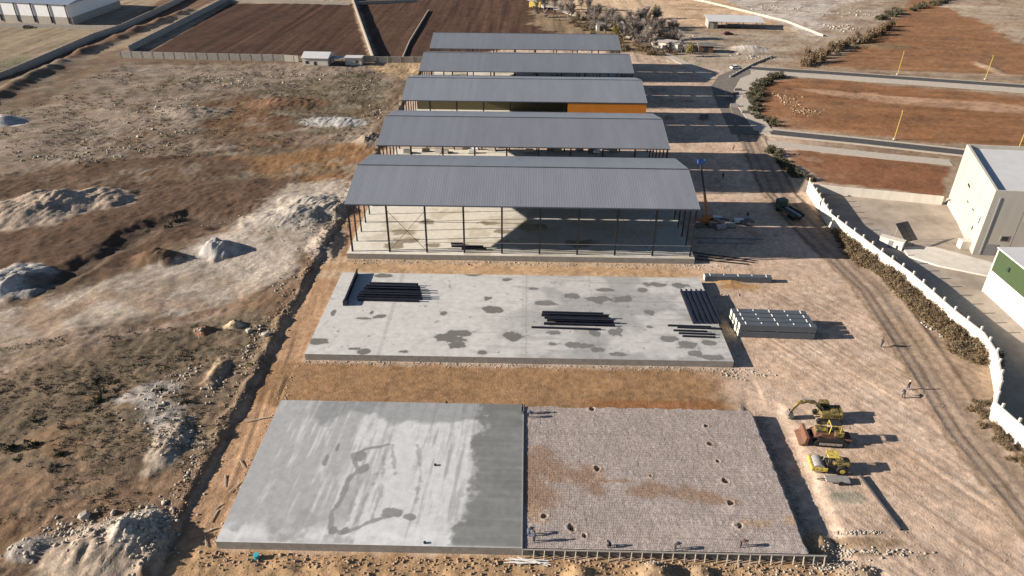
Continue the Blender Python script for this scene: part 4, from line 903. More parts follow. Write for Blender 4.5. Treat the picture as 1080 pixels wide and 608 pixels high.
MB().poly([q2[0]-dvg*.22-fg*.12, q2[0]+dvg*.12-fg*.12, q2[0]+dvg*.12+fg*.1, q2[0]-dvg*.22+fg*.1], 0, 9.0).build('corner_trim', 'whitewall', e)

# cabin and solar panel
c = G2(938, 262); e = empty('cabin', (c[0], c[1], 0), math.radians(-38), 'small white cabin beside the solar panel just inside the perimeter wall', 'cabin')
MB().cb(0, .8, .95, 4.6, 1.4, 1.9, .04).build('wall', 'whitewall', e); MB().cb(0, .8, 1.96, 4.8, 1.6, .12).build('roof', 'whitewall', e)
MB().box(-.5, .4, .07, .098, 0.1, 1.7).build('door', 'rail', e)
c = G2(952, 258); e = empty('solar_panel', (c[0], c[1], 0), math.radians(24), 'tilted dark solar panel on a stand behind the white cabin', 'solar panel')
th = math.radians(38)
def tilt(u, v, o_=0): return (u, v*math.cos(th)-o_*math.sin(th), 3.0+v*math.sin(th)+o_*math.cos(th))
def tbox(u0, u1, v0, v1, o0, o1):
    vs = [tilt(u, v, o_) for o_ in (o0, o1) for u, v in ((u0, v0), (u1, v0), (u1, v1), (u0, v1))]
    return MB().add(vs, [(0, 3, 2, 1), (4, 5, 6, 7), (0, 1, 5, 4), (1, 2, 6, 5), (2, 3, 7, 6), (3, 0, 4, 7)])
tbox(-1.7, 1.7, -2.2, 2.2, -.08, 0).build('frame', 'steel', e)
for j in range(4):
    for i in range(2): tbox(-1.60+i*1.67, -.10+i*1.67, -2.12+j*1.08, -1.14+j*1.08, .004, .03).build('module', 'solar', e)
for u in (-1.4, 1.4): MB().bar((u, -1.2, 0), tilt(u, -1.4, -.1), .12).build('leg', 'rail', e); MB().bar((u, 1.3, 0), tilt(u, 1.4, -.1), .12).build('leg', 'rail', e)

# lamp posts, yellow
pl = [(946.5, 79, 8.6, 'yellow pole beside the upper road, left of the other upper one'), (1039, 84, 8.6, 'yellow pole beside the upper road near the right edge'),
      (943, 147.5, 8.4, 'yellow pole beside the lower road in front of the brown field'), (1073, 160, 8.4, 'yellow pole beside the lower road at the right edge')]
for px, py, h, lb in pl:
    c = G2(px, py); e = empty('street_pole', (c[0], c[1], 0), 0, lb, 'pole', 'yellow poles along the field roads')
    MB().cyl((0, 0, 0), (.15, 0, h), .13, .09, 10).build('pole', 'yellowpole', e); MB().cb(0, 0, .2, .7, .7, .4, .05).build('footing', 'paleconcrete', e)
    MB().bar((.15, 0, h), (.15, .5, h+.05), .12).build('lamp_arm', 'brightyellow', e)

# ------------------------------------------------------------------ walls and buildings at the top left
wall('boundary_wall', pw([(-60, 108), (10, 82), (60, 60), (100, 42), (130, 32), (182, 7), (215, -10)]), 2.8, .3, 'blockwall', 'grey block wall running diagonally from the left edge past the white warehouse', posts=4.5, ph=.12, ps=.1)
wall('boundary_wall', pw([(137, 55), (243, 0), (262, -10)]), 2.6, .3, 'blockwall', 'grey block wall along the left side of the dark ploughed field', posts=4.5, ph=.12, ps=.1)
wall('boundary_wall', pw([(128, 61), (200, 63), (300, 65), (315, 66)]), 2.6, .3, 'blockwall', 'pale block wall in front of the dark ploughed field left of the hut', posts=4.5, ph=.12, ps=.1)
wall('boundary_wall', pw([(382, 66), (394, 66), (372, 2), (369, -8)]), 2.6, .5, 'paleconcrete', 'sunlit pale wall between the two dark ploughed fields', posts=5, ph=.1, ps=.1)
wall('boundary_wall', pw([(396, 66.5), (455, 66.5)]), 2.4, .3, 'blockwall', 'short grey wall between the pale field wall and the farthest hangar', posts=5, ph=.1, ps=.1)
wall('boundary_wall', pw([(243, 2.0), (369, 5.5)]), 1.8, .4, 'paleconcrete', 'low pale wall closing the far end of the left dark field')
wall('boundary_wall', pw([(376, 5), (440, 2.5)]), 1.6, .4, 'blockwall', 'low grey wall closing the far end of the right dark field')
wall('boundary_wall', pw([(128, 32), (0, 28.5), (-60, 27)]), 1.8, .3, 'blockwall', 'low grey wall in front of the white walled warehouse at top left')
wall('irrigation_wall', pw([(424, 64), (432, 45), (452, 12)]), .9, .35, 'timber', 'thin brown wall crossing the dark field left of the farthest hangar')
wall('boundary_wall', pw([(700, -6), (745, 3), (790, 14), (830, 24), (868, 39)]), 1.0, .3, 'paleconcrete', 'long white spotted wall across the pale ground at top right', posts=3.2, ph=.25, ps=.15)
wall('boundary_wall', pw([(770, 82), (795, 68), (815, 60)]), .6, .3, 'paleconcrete', 'low white wall beside the junction near the grey rubble heap', posts=3.5, ph=.2, ps=.2)
# top left warehouse
a = G2(78, 27); bL = G2(-60, 20.5); bk = G2(128, 8)
e = empty('warehouse', (a[0], a[1], 0), 0, 'white walled warehouse with dark pilasters and blue grey roof at top left', 'warehouse')
u = bL-a; v = bk-a
q = [u, np.zeros(2), v*1.0, u+v]
MB().poly(q, -.5, 3.6).build('lower_wall', 'blockwall', e)
sh = lambda p, k: p+(((u+v)/2)-p)*k
MB().poly([sh(p, .002) for p in q], 3.6, 9.8).build('wall', 'whiteclad', e)
tr = [(p[0], p[1], 9.8) for p in q]; un = u/np.hypot(*u); vn = v/np.hypot(*v)
ov = [(q[0]), q[1]-un*1.0-vn*.8, q[2]-un*1.0+vn*.5, q[3]]
mid1 = (ov[0]+ov[3])/2; mid2 = (ov[1]+ov[2])/2
MB().add([(ov[0][0], ov[0][1], 9.8), (ov[1][0], ov[1][1], 9.8), (mid2[0], mid2[1], 12.5), (mid1[0], mid1[1], 12.5), (ov[2][0], ov[2][1], 9.8), (ov[3][0], ov[3][1], 9.8), (ov[0][0], ov[0][1], 9.5), (ov[1][0], ov[1][1], 9.5), (ov[2][0], ov[2][1], 9.5), (ov[3][0], ov[3][1], 9.5)],
         [(0, 1, 2, 3), (3, 2, 4, 5), (1, 4, 2), (6, 7, 1, 0), (7, 8, 4, 1), (8, 9, 5, 4)]).build('roof', 'blueroof', e)
Lu = np.hypot(*u)
for k in range(9):
    p = un*(2+k*9.4)-vn*.25; MB().cb(p[0], p[1], 5.2, .5, .35, 9.0).build('pilaster', 'steel' if k % 3 else 'greyboard', e)
# huts
c = G2(333, 71); e = empty('hut', (c[0], c[1], 0), math.radians(-2), 'small white hut with gabled pale roof against the dark field\'s wall', 'hut')
hw = 5.0; hd = 4.6
MB().box(-hw, hw, 0, 2*hd, -.6, 3.4).build('wall', 'whitewall', e)
MB().add([(-hw-.4, -.4, 3.4), (hw+.4, -.4, 3.4), (hw+.4, hd, 4.9), (-hw-.4, hd, 4.9), (hw+.4, 2*hd+.4, 3.4), (-hw-.4, 2*hd+.4, 3.4)], [(0, 1, 2, 3), (3, 2, 4, 5), (1, 4, 2), (0, 3, 5), (0, 5, 4, 1)]).build('roof', 'paleroof', e)
MB().box(-3.8, -2.6, -.05, -.01, 1.2, 2.3).build('window', 'glass', e); MB().box(-.5, .5, -.05, -.01, 0, 2.1).build('door', 'steel', e)
MB().box(hw+.1, hw+5.5, 2, 7, 2.7, 2.85).build('porch_roof', 'rail', e)
for x in (hw+.4, hw+5.2): 
    for y in (2.2, 6.8): MB().box(x-.1, x+.1, y-.1, y+.1, -.5, 2.7).build('porch_post', 'steel', e)
c = G2(373, 69.5); e = empty('hut', (c[0], c[1], 0), 0, 'tiny flat roofed white hut right of the gabled hut', 'hut')
MB().box(-3.2, 3.2, 0, 4, -.6, 2.9).build('wall', 'whitewall', e); MB().box(-3.5, 3.5, -.3, 4.3, 2.9, 3.1).build('roof', 'paleroof', e); MB().box(.9, 1.9, -.04, -.01, 1.1, 2.0).build('window', 'glass', e)
# top centre buildings
def shed(px, py, wx, dy, h, m, rm, label, rz=0, name='shed', gable=1.0):
    c = G2(px, py); e = empty(name, (c[0], c[1], 0), rz, label, 'shed')
    MB().box(-wx/2, wx/2, 0, dy, -.5, h).build('wall', m, e)
    MB().add([(-wx/2-.4, -.4, h), (wx/2+.4, -.4, h), (wx/2+.4, dy/2, h+gable), (-wx/2-.4, dy/2, h+gable), (wx/2+.4, dy+.4, h), (-wx/2-.4, dy+.4, h)], [(0, 1, 2, 3), (3, 2, 4, 5), (1, 4, 2), (0, 3, 5), (0, 5, 4, 1)]).build('roof', rm, e)
    MB().box(-.8, .8, -.05, -.01, 0, min(2.4, h-.3)).build('door', 'steel', e)
    return e
e = empty('open_barn', (*G2(772, 29), 0), math.radians(-4), 'open sided barn with long pale roof under the white spotted wall', 'barn')
MB().add([(-13, -6, 3.6), (14, -6, 3.6), (14, 7, 4.6), (-13, 7, 4.6), (-13, -6, 3.4), (14, -6, 3.4), (14, 7, 4.4), (-13, 7, 4.4)], [(0, 1, 2, 3), (4, 7, 6, 5), (0, 4, 5, 1), (1, 5, 6, 2), (2, 6, 7, 3), (3, 7, 4, 0)]).build('roof', 'paleroof', e)
for x in (-12, -4, 4, 13):
    for y in (-5.5, 6.5): MB().box(x-.12, x+.12, y-.12, y+.12, -.3, 3.5+(y > 0)*.9).build('post', 'steel', e)
MB().box(-12.5, -8, -5, 5, 0, 3.2).build('wall', 'concrete', e)
shed(700, 54, 12, 6, 3.4, 'whitewall', 'concrete', 'low pale shed right of the bare grey trees', math.radians(-32))
shed(744, 56, 6, 5, 2.8, 'brownc', 'greyboard', 'small brown shed beside the yellow green tree', math.radians(-5))
shed(634, 33, 4.5, 5, 3.6, 'whitewall', 'whitewall', 'tiny white cube hut behind the farthest hangar', 0, 'hut', .2)
shed(660, 32, 8, 5, 3.0, 'whitewall', 'paleroof', 'white hut partly behind the bare grey trees', 0, 'hut', .5)
e = empty('truck', (*G2(565, 9), 0), math.radians(-24), 'yellow box truck on the track at top centre', 'truck')
MB().cb(0, 0, 2.0, 7, 2.6, 2.8, .1).build('box_body', 'brightyellow', e); MB().cb(4.5, 0, 1.5, 1.8, 2.3, 2.0, .2).build('cab', 'whitewall', e)
for x in (-2, 4.3):
    for s in (-1, 1): MB().cyl((x, s*.9, .5), (x, s*1.3, .5), .5, n=12).build('wheel', 'black', e)
def car(px, py, rz, m, label):
    c = G2(px, py); e = empty('parked_car', (c[0], c[1], gz(*c)), rz, label, 'car')
    MB().prism([(-2.2, .35), (-2.25, .85), (-1.9, 1.0), (1.1, 1.0), (2.1, .85), (2.2, .35)], -.88, .88).build('body', m, e)
    g_ = MB().prism([(-1.8, .98), (-1.4, 1.48), (.3, 1.48), (1.0, .98)], -.76, .76).build('window', 'glass', e)
    MB().box(-1.35, .25, -.72, .72, 1.481, 1.52).build('roof', m, e)
    for x in (-1.4, 1.35):
        for s in (-1, 1): MB().cyl((x, s*.68, .33), (x, s*.92, .33), .33, n=12).build('wheel', 'black', e)
    return e
car(768, 37, .1, 'maroon', 'maroon car parked in front of the open sided barn')
car(776, 73, .3, 'whiteclad', 'white car by the junction at the end of the low white wall')
car(30, 30, .1, 'greyboard', 'grey car parked in front of the low wall at top left')

# ------------------------------------------------------------------ plants
def leafcloud(n, rx, ry, rz_, s, seed, droop=0.0, flatb=.0):
    r = np.random.default_rng(seed); V = []; Fc = []
    k = 0; cl = r.normal(size=(max(6, n//45), 3)); cl /= np.linalg.norm(cl, axis=1)[:, None]; cl *= r.uniform(.35, .95, (len(cl), 1)); cl[:, 2] = np.abs(cl[:, 2])*.95-flatb
    while k < n:
        c = cl[r.integers(len(cl))]+r.normal(size=3)*.17; p = np.array([c[0]*rx, c[1]*ry, max(c[2], -.05)*rz_])
        a = r.normal(size=3); a /= np.linalg.norm(a); b = np.cross(a, r.normal(size=3)); b /= np.linalg.norm(b); q_ = s*r.uniform(.5, 1.3)
        V += [p-a*q_-b*q_*.5, p+a*q_-b*q_*.5, p+b*q_*.8]; Fc.append((3*k, 3*k+1, 3*k+2)); k += 1
    return V, Fc
def bush(name, seed, w_, h_, m, n, s):
    e = empty(name, (0, 0, 0)); V, Fc = leafcloud(n, w_, w_, h_, s, seed); MB().add(V, Fc).build('foliage', m, e)
    st = MB()
    r = random.Random(seed)
    for k in range(6):
        a = r.uniform(0, 6.28); st.cyl((0, 0, -.2), (math.cos(a)*w_*.6, math.sin(a)*w_*.6, h_*.8), .05, .015, 5, False)
    st.build('stem', 'bark', e); return e
def tree(name, seed, h, cr, m, n, s, bare):
    r = random.Random(seed); e = empty(name, (0, 0, 0)); t = MB(); tw = MB()
    t.cyl((0, 0, -.5), (.1, 0, h*.45), .20, .12, 7, False); t.cyl((.1, 0, h*.45), (0, .1, h*.85), .12, .03, 6, False)
    tips = []
    for k in range(11):
        z = h*r.uniform(.22, .7); a = r.uniform(0, 6.28); L = cr*r.uniform(.6, 1.05); b = (math.cos(a)*L, math.sin(a)*L, z+h*r.uniform(.15, .35))
        t.cyl((.05, 0, z), b, .07, .02, 5, False); tips.append(((.05, 0, z), b))
    if bare:
        for (a, b) in tips+[((0, 0, h*.5), (0, 0, h*.95))]*2:
            A_ = Vector(a); B_ = Vector(b)
            for k in range(n//12):
                p = A_.lerp(B_, r.uniform(.25, 1)); d = Vector((r.gauss(0, 1), r.gauss(0, 1), abs(r.gauss(.8, .6)))).normalized()*h*r.uniform(.07, .2)
                sd = d.orthogonal().normalized()*s; tw.add([p-sd, p+sd, p+d], [(0, 1, 2)])
        tw.build('crown', m, e)
    else:
        V, Fc = leafcloud(n, cr, cr, h*.7, s, seed, 0, 0); V = [(v_[0], v_[1], v_[2]+h*.28) for v_ in V]; tw.add(V, Fc).build('crown', m, e)
    t.build('trunk', 'bark', e); return e
def place(protos, used, x, y, sc_, rz, label, cat, group, z=None):
    k = random.randrange(len(protos)); o = protos[k]
    if used[k]: o = copy_tree(o)
    used[k] = True
    o.location = (float(x), float(y), gz(x, y) if z is None else z); o.rotation_euler = (0, 0, rz); o.scale = (sc_, sc_, sc_*random.uniform(.85, 1.15)); return tag(o, label, cat, group)
# thicket outside the white wall
bp = [bush('dry_bush', 500+i, 1.25, 1.7, 'leafolive' if i != 1 else 'reed', 700, .13) for i in range(3)]; bu = [False]*3; bpy.context.view_layer.update()
wl = offset_line(WP, 0)
thick = pw([(880, 244), (905, 262), (925, 272), (955, 297), (1000, 335), (1046, 372), (1054, 385), (1035, 385), (1008, 374), (995, 352), (975, 338), (955, 318), (930, 292), (905, 278), (885, 256)])
pts = []; tries = 0
tarr = np.array(thick)
while len(pts) < 190 and tries < 16000:
    tries += 1; x = random.uniform(tarr[:, 0].min(), tarr[:, 0].max()); y = random.uniform(tarr[:, 1].min(), tarr[:, 1].max())
    if sdf(np.array([x]), np.array([y]), thick)[0] > 0: continue
    if min([9]+[math.hypot(x-a, y-b) for a, b in pts]) < .8: continue
    pts.append((x, y)); place(bp, bu, x, y, random.uniform(.75, 1.25), random.uniform(0, 6), 'olive brown dry bush in the thicket along the white perimeter wall', 'bush', 'dry bushes in the thicket outside the white wall')
thick2 = pw([(1012, 424), (1045, 424), (1060, 440), (1085, 470), (1130, 530), (1090, 520), (1050, 470)])
tarr = np.array(thick2); pts = []; tries = 0
while len(pts) < 45 and tries < 6000:
    tries += 1; x = random.uniform(tarr[:, 0].min(), tarr[:, 0].max()); y = random.uniform(tarr[:, 1].min(), tarr[:, 1].max())
    if sdf(np.array([x]), np.array([y]), thick2)[0] > 0 or min([9]+[math.hypot(x-a, y-b) for a, b in pts]) < .8: continue
    pts.append((x, y)); place(bp, bu, x, y, random.uniform(.4, .75), random.uniform(0, 6), 'low dry bush beside the haul road below the wall\'s bend', 'bush', 'low dry bushes by the haul road at the right edge')
# green bushes by the junction, by the lower road, and the reed hedge
gp = [bush('green_bush', 520+i, 1.6, 2.0, 'leafdark', 420, .20) for i in range(2)]; gu = [False]*2; bpy.context.view_layer.update()
def along(P, n, spread, prot, used, smin, smax, label, cat, group):
    P = [np.array(p) for p in pw(P)]; L = [np.hypot(*(P[i+1]-P[i])) for i in range(len(P)-1)]; T = sum(L)
    for k in range(n):
        s = (k+random.uniform(.2, .8))*T/n; i = 0
        while i < len(L)-1 and s > L[i]: s -= L[i]; i += 1
        p = P[i]+(P[i+1]-P[i])*s/L[i]; place(prot, used, p[0]+random.uniform(-spread, spread), p[1]+random.uniform(-spread, spread), random.uniform(smin, smax), random.uniform(0, 6), label, cat, group)
along([(822, 80), (806, 86), (796, 98), (796, 110), (802, 124), (812, 132)], 60, 2.2, gp, gu, .5, 1.15, 'dark green bush on the bank of the curved footpath', 'bush', 'green bushes by the curved footpath')
along([(812, 158), (825, 172), (838, 184), (850, 190)], 34, 1.4, gp, gu, .5, .95, 'dark green bush on the strip above the white wall\'s corner', 'bush', 'green bushes above the white wall corner')
rp = [bush('reed_clump', 540+i, 1.7, 3.6, 'reed', 420, .25) for i in range(2)]; ru = [False]*2; bpy.context.view_layer.update()
along([(842, 72), (865, 60), (885, 52), (905, 45), (925, 36), (938, 28)], 52, 3.0, rp, ru, .7, 1.35, 'tall dry reed clump in the hedge beside the brown field at top right', 'reeds', 'reed hedge beside the brown field')
along([(925, 22), (945, 14), (965, 10), (990, 4), (1000, -4)], 26, 2.5, gp, gu, 1.0, 1.8, 'dark green bush in the line above the reed hedge at top right', 'bush', 'green bushes above the reed hedge')
bt = [tree('bare_tree', 560+i, 8.5, 2.3, 'twig', 3000, .028, True) for i in range(3)]; tu = [False]*3; bpy.context.view_layer.update()
random.seed(21)
for k in range(64):
    px = random.uniform(622, 716); py = random.uniform(24, 52)-(690-px)*.10
    if px < 655 and py > 34: continue
    c = G2(px, py+4); place(bt, tu, c[0], c[1], random.uniform(.65, 1.15), random.uniform(0, 6), 'leafless grey tree in the grove behind the farthest hangar', 'tree', 'bare grey trees in the grove')
for k in range(60):
    px = random.uniform(600, 716); py = random.uniform(26, 56)-(700-px)*.12
    c = G2(px, py+4); place(bp, bu, c[0], c[1], random.uniform(1.0, 1.9), random.uniform(0, 6), 'olive brown undergrowth bush below the bare grey grove', 'bush', 'undergrowth bushes in the bare grove')
for k in range(16):
    c = G2(random.uniform(566, 625), random.uniform(6, 22)); place(bt, tu, c[0], c[1], random.uniform(.6, 1.0), random.uniform(0, 6), 'leafless grey tree scattered beyond the track at top centre', 'tree', 'bare trees beyond the track')
for k in range(14):
    px = 668+k*4.6; c = G2(px, 44+(px-668)*.24+random.uniform(-1, 1)); place(bt, tu, c[0], c[1], random.uniform(.4, .6), random.uniform(0, 6), 'small leafless tree in the row along the track right of the farthest hangar', 'tree', 'small bare trees along the track')
lt = tree('leafy_tree', 580, 7, 3.4, 'leafdark', 900, .32, False); c = G2(692, 20); lt.location = (c[0], c[1], 0); tag(lt, 'round dark green tree at the top of the bare grove', 'tree')
lt = tree('leafy_tree', 581, 6.5, 1.9, 'leafgold', 800, .25, False); c = G2(727, 60); lt.location = (c[0], c[1], 0); tag(lt, 'yellow green tree beside the low pale shed', 'tree')
lt = tree('leafy_tree', 582, 8, 2.2, 'leafgold', 700, .25, False); c = G2(650, 42); lt.location = (c[0], c[1], 0); tag(lt, 'yellow green tree at the left end of the bare grove', 'tree')
lt = tree('leafy_tree', 583, 6.5, 2.2, 'reed', 700, .25, False); c = G2(609, 24); lt.location = (c[0], c[1], 0); tag(lt, 'brown leaved tree beyond the track near the top edge', 'tree')

# scrub of the left field, nobody could count it
r = np.random.default_rng(61)
def scatter_in(P, n, dens=None):
    P = np.array(pw(P)); out = []
    while len(out) < n:
        x = r.uniform(P[:, 0].min(), P[:, 0].max(), 4000); y = r.uniform(P[:, 1].min(), P[:, 1].max(), 4000)
        m = sdf(x, y, P) < 0
        if dens is not None: m &= r.uniform(size=4000) < dens(x, y)
        out += list(zip(x[m], y[m]))
    return np.array(out[:n])
def tufts(name, P, size, m, label, cat='scrub', nl=9):
    Z_ = terrain(P[:, 0], P[:, 1]); n = len(P); K = nl
    sz = size*r.uniform(.5, 1.6, n)
    c = np.repeat(np.stack([P[:, 0], P[:, 1], Z_], 1), K, 0); s_ = np.repeat(sz, K)[:, None]
    off = r.normal(size=(n*K, 3))*[.55, .55, .22]; off[:, 2] = np.abs(off[:, 2])+.08
    c = c+off*s_; a = r.normal(size=(n*K, 3)); a /= np.linalg.norm(a, axis=1)[:, None]; b = np.cross(a, r.normal(size=(n*K, 3))); b /= np.linalg.norm(b, axis=1)[:, None]
    V = np.stack([c-a*s_*.28, c+a*s_*.28, c+b*s_*.42], 1).reshape(-1, 3)
    o = np_mesh(name, V, np.arange(len(V)).reshape(-1, 3), m, None, False); return tag(o, label, cat, None, 'stuff')
dn = lambda x, y: sm(fbm(x, y, 6, 4, 104), .36, .7)
tufts('scrub', scatter_in([(-40, 375), (100, 355), (285, 335), (262, 400), (205, 520), (150, 540), (-40, 560)], 1500, dn), .30, 'scrub', 'low dry scrub dotted over the rough field left of the slabs')
tufts('dry_grass', scatter_in([(-20, 130), (130, 72), (405, 75), (400, 150), (300, 155), (-20, 190)], 2600, dn), .5, 'scrub', 'low scrub on the rough ground below the dark field wall', 'scrub', 6)
sp_ = [bush('green_shrub', 590+i, .85, .75, 'leafdark', 260, .13) for i in range(2)]; su = [False]*2; bpy.context.view_layer.update()
for px, py, s_ in [(8, 470, 1.3), (33, 468, 1.4), (95, 427, 1.1), (103, 420, 1.2), (118, 400, .9), (100, 398, .9), (122, 409, .8), (62, 478, 1.0), (55, 492, 1.0), (195, 424, .8), (148, 376, .6), (178, 237, 1.6), (186, 229, 1.3), (170, 411, .7), (35, 441, .7), (65, 450, .7), (18, 482, .9), (105, 411, 1.0)]:
    c = G2(px, py, .9); place(sp_, su, c[0], c[1], s_, random.uniform(0, 6), 'small dark green shrub on the rough ground left of the slabs', 'shrub', 'dark green shrubs on the rough ground')

# ------------------------------------------------------------------ loose rock, uncountable
ICO = [(-.53, 0, .85), (.53, 0, .85), (-.53, 0, -.85), (.53, 0, -.85), (0, .85, .53), (0, .85, -.53), (0, -.85, .53), (0, -.85, -.53), (.85, .53, 0), (-.85, .53, 0), (.85, -.53, 0), (-.85, -.53, 0)]
ICF = [(0, 1, 4), (0, 4, 9), (9, 4, 5), (4, 8, 5), (4, 1, 8), (8, 1, 10), (8, 10, 3), (5, 8, 3), (5, 3, 2), (2, 3, 7), (7, 3, 10), (7, 10, 6), (7, 6, 11), (11, 6, 0), (0, 6, 1), (6, 10, 1), (9, 11, 0), (9, 2, 11), (9, 5, 2), (7, 11, 2)]
def rocks(name, P, smin, smax, m, label, cat='rubble', pw_=3.0, zf=None):
    n = len(P); B = np.array(ICO); s_ = (smin+(smax-smin)*r.uniform(size=n)**(pw_+1))*.72
    V = B[None]*r.uniform(.45, 1.35, (n, 12, 1)); V = V*(s_[:, None]*r.uniform(.7, 1.3, (n, 3)))[:, None, :]*[1, 1, .75]
    a = r.uniform(0, 6.28, n); c, s2 = np.cos(a)[:, None], np.sin(a)[:, None]
    X_ = V[..., 0]*c-V[..., 1]*s2; Y_ = V[..., 0]*s2+V[..., 1]*c
    Zt = terrain(P[:, 0], P[:, 1]) if zf is None else zf(P[:, 0], P[:, 1])
    V = np.stack([X_+P[:, :1], Y_+P[:, 1:2], V[..., 2]+(Zt+s_*.25)[:, None]], -1).reshape(-1, 3)
    Fc = (np.array(ICF)[None]+np.arange(n)[:, None, None]*12).reshape(-1, 3)
    o = np_mesh(name, V, Fc, m, None, False); return tag(o, label, cat, None, 'stuff')
def around(lst, n):
    out = []
    for px, py, rx, ry, wgt in lst:
        c = G2(px, py); k = max(3, int(n*wgt)); out.append(np.stack([r.normal(c[0], rx*.5, k), r.normal(c[1], ry*.5, k)], 1))
    return np.concatenate(out)
tot = lambda L: [(a, b, c, d, w_/sum(q[4] for q in L)) for a, b, c, d, w_ in L]
rocks('rubble', around(tot([(112, 562, 6, 3.5, 3), (165, 550, 3.5, 4, 3), (160, 580, 2.5, 3, 2), (75, 560, 4, 2, 1.5), (30, 580, 3, 2, 1)]), 1100), .06, .45, 'rock', 'pale broken stones over the big heap at the bottom left')
rocks('rubble', around(tot([(335, 235, 5, 8, 2), (325, 255, 4, 5, 2), (300, 245, 5, 4, 1), (352, 225, 3, 5, 1), (392, 150, 4, 5, 1.2), (240, 235, 6, 4, .8), (225, 270, 4, 3, .7)]), 450), .05, .34, 'rock', 'grey broken stone along the pale bank left of the nearest hangar')
rocks('rubble', around(tot([(110, 135, 12, 10, 1), (180, 115, 15, 8, 1), (170, 140, 14, 5, 1), (260, 90, 20, 8, 1), (380, 95, 9, 8, 1), (395, 120, 5, 9, 1), (320, 80, 20, 5, 1), (60, 165, 20, 5, 1), (130, 158, 20, 4, 1), (290, 60, 4, 3, .3), (240, 85, 20, 6, 1)]), 1300), .10, .7, 'rock', 'pale stones strewn over the rough ground at upper left', pw_=5)
rocks('rubble', around(tot([(175, 420, 4, 3, 1), (165, 440, 4, 3, 1), (195, 400, 3, 3, 1), (275, 352, 2.5, 2, .8), (210, 355, 1.2, .8, .3), (230, 410, 1.5, 5, .8), (262, 372, 1.5, 5, .8), (205, 490, 1.2, 5, 1), (190, 465, 3, 3, 1), (300, 300, 2, 5, .6)]), 1000), .05, .42, 'rock', 'stones scattered in the rough field beside the cut bank')
# stones in front of slabs
P = np.stack([r.uniform(S2[0], S2[1]+4, 2600), S2[2]-.15-np.abs(r.normal(0, .55, 2600))], 1)
rocks('gravel_strip', P, .04, .17, 'rock', 'spilled pale gravel along the front foot of the stained slab', 'gravel')
P = np.stack([r.uniform(HX0, HX0+HL+8, 1500), HY[0]-1.3-np.abs(r.normal(0, 1.0, 1500))], 1)
rocks('gravel_strip', P, .05, .24, 'rock', 'spilled stones along the front foot of the nearest hangar', 'gravel')
P = np.stack([r.uniform(S1[0]-2, S1[2]+8, 2400), S1[3]-.5-np.abs(r.normal(0, 1.6, 2400))], 1)
rocks('rubble', P, .04, .30, 'brownrock', 'brown stones and clods along the front of the poured slab', 'rubble')
P = np.stack([S1[2]+.9+np.abs(r.normal(0, .6, 900)), r.uniform(S1[3], S1[4]+1, 900)], 1)
rocks('gravel_strip', P, .04, .16, 'brownrock', 'loose stones along the right side of the gravel bed', 'gravel')
P = np.concatenate([around(tot([(880, 585, 1.6, 1.4, 2), (890, 580, 1.2, 1, 1), (910, 562, 4, .4, 1.5), (930, 583, 5, .5, 1.5), (900, 600, 3, 1, 1), (870, 598, 2, 1, 1.2), (775, 395, 2.0, 1.3, 1), (800, 395, 5, 1, .6), (766, 312, 3, 1, .5), (820, 603, 4, .8, 1), (700, 600, 3, .8, 1)]), 1500)])
rocks('rubble', P, .04, .3, 'rock', 'mixed rubble dumped around the right front corner of the gravel bed')
P = np.stack([DITCH_X-1.2+r.normal(0, .9, 1600), r.uniform(46, 165, 1600)], 1)
rocks('rubble', P, .05, .34, 'brownrock', 'stones and clods along the top of the cut bank left of the site')
P = np.stack([S1[0]-.7+r.normal(0, .45, 350), r.uniform(55, 90, 350)], 1)
rocks('rubble', P, .04, .2, 'timber', 'pale scraps along the left edge of the poured slab')
P = scatter_in([(830, 250), (900, 320), (1000, 430), (1075, 540), (1070, 605), (880, 605), (860, 500), (800, 420), (775, 390), (780, 330)], 1800)
rocks('gravel_strip', P, .03, .13, 'rock', 'small stones scattered over the working yard', 'gravel')
P = around(tot([(985, 345, 1.8, 1.8, 1), (1000, 355, 1.5, 1.5, .6)]), 160); rocks('rubble', P, .08, .5, 'rock', 'pale broken concrete dumped beside the thicket by the haul road')
P = around(tot([(830, 105, 6, 9, 1), (850, 118, 5, 4, .7)]), 500); rocks('rubble', P, .12, .6, 'brownrock', 'pale stones on the left end of the brown field at upper right', pw_=4)
P = around(tot([(905, 15, 14, 14, 1), (810, 8, 22, 10, .8), (890, 30, 10, 10, 1), (790, 60, 8, 5, .8), (720, 38, 14, 8, .4)]), 800); rocks('rubble', P, .15, .9, 'rock', 'pale rubble over the open ground at top right', pw_=4)
for px, py, s_, lb in [(280, 352, .75, 'large pale boulder beside the cut bank, uppermost of the field\'s boulders'), (262, 347, .6, 'squat cream boulder left of the large pale boulder at the bank'), (87, 541, .7, 'white boulder perched on the left shoulder of the bottom left heap')]:
    c = G2(px, py, 1); B = np.array(ICO)*r.uniform(.75, 1.15, (12, 1))*s_
    o = MB().add(B*[1.2, 1, .8], ICF).build('boulder', 'rock', None, (c[0], c[1], gz(*c)+s_*.35)); tag(o, lb, 'boulder')

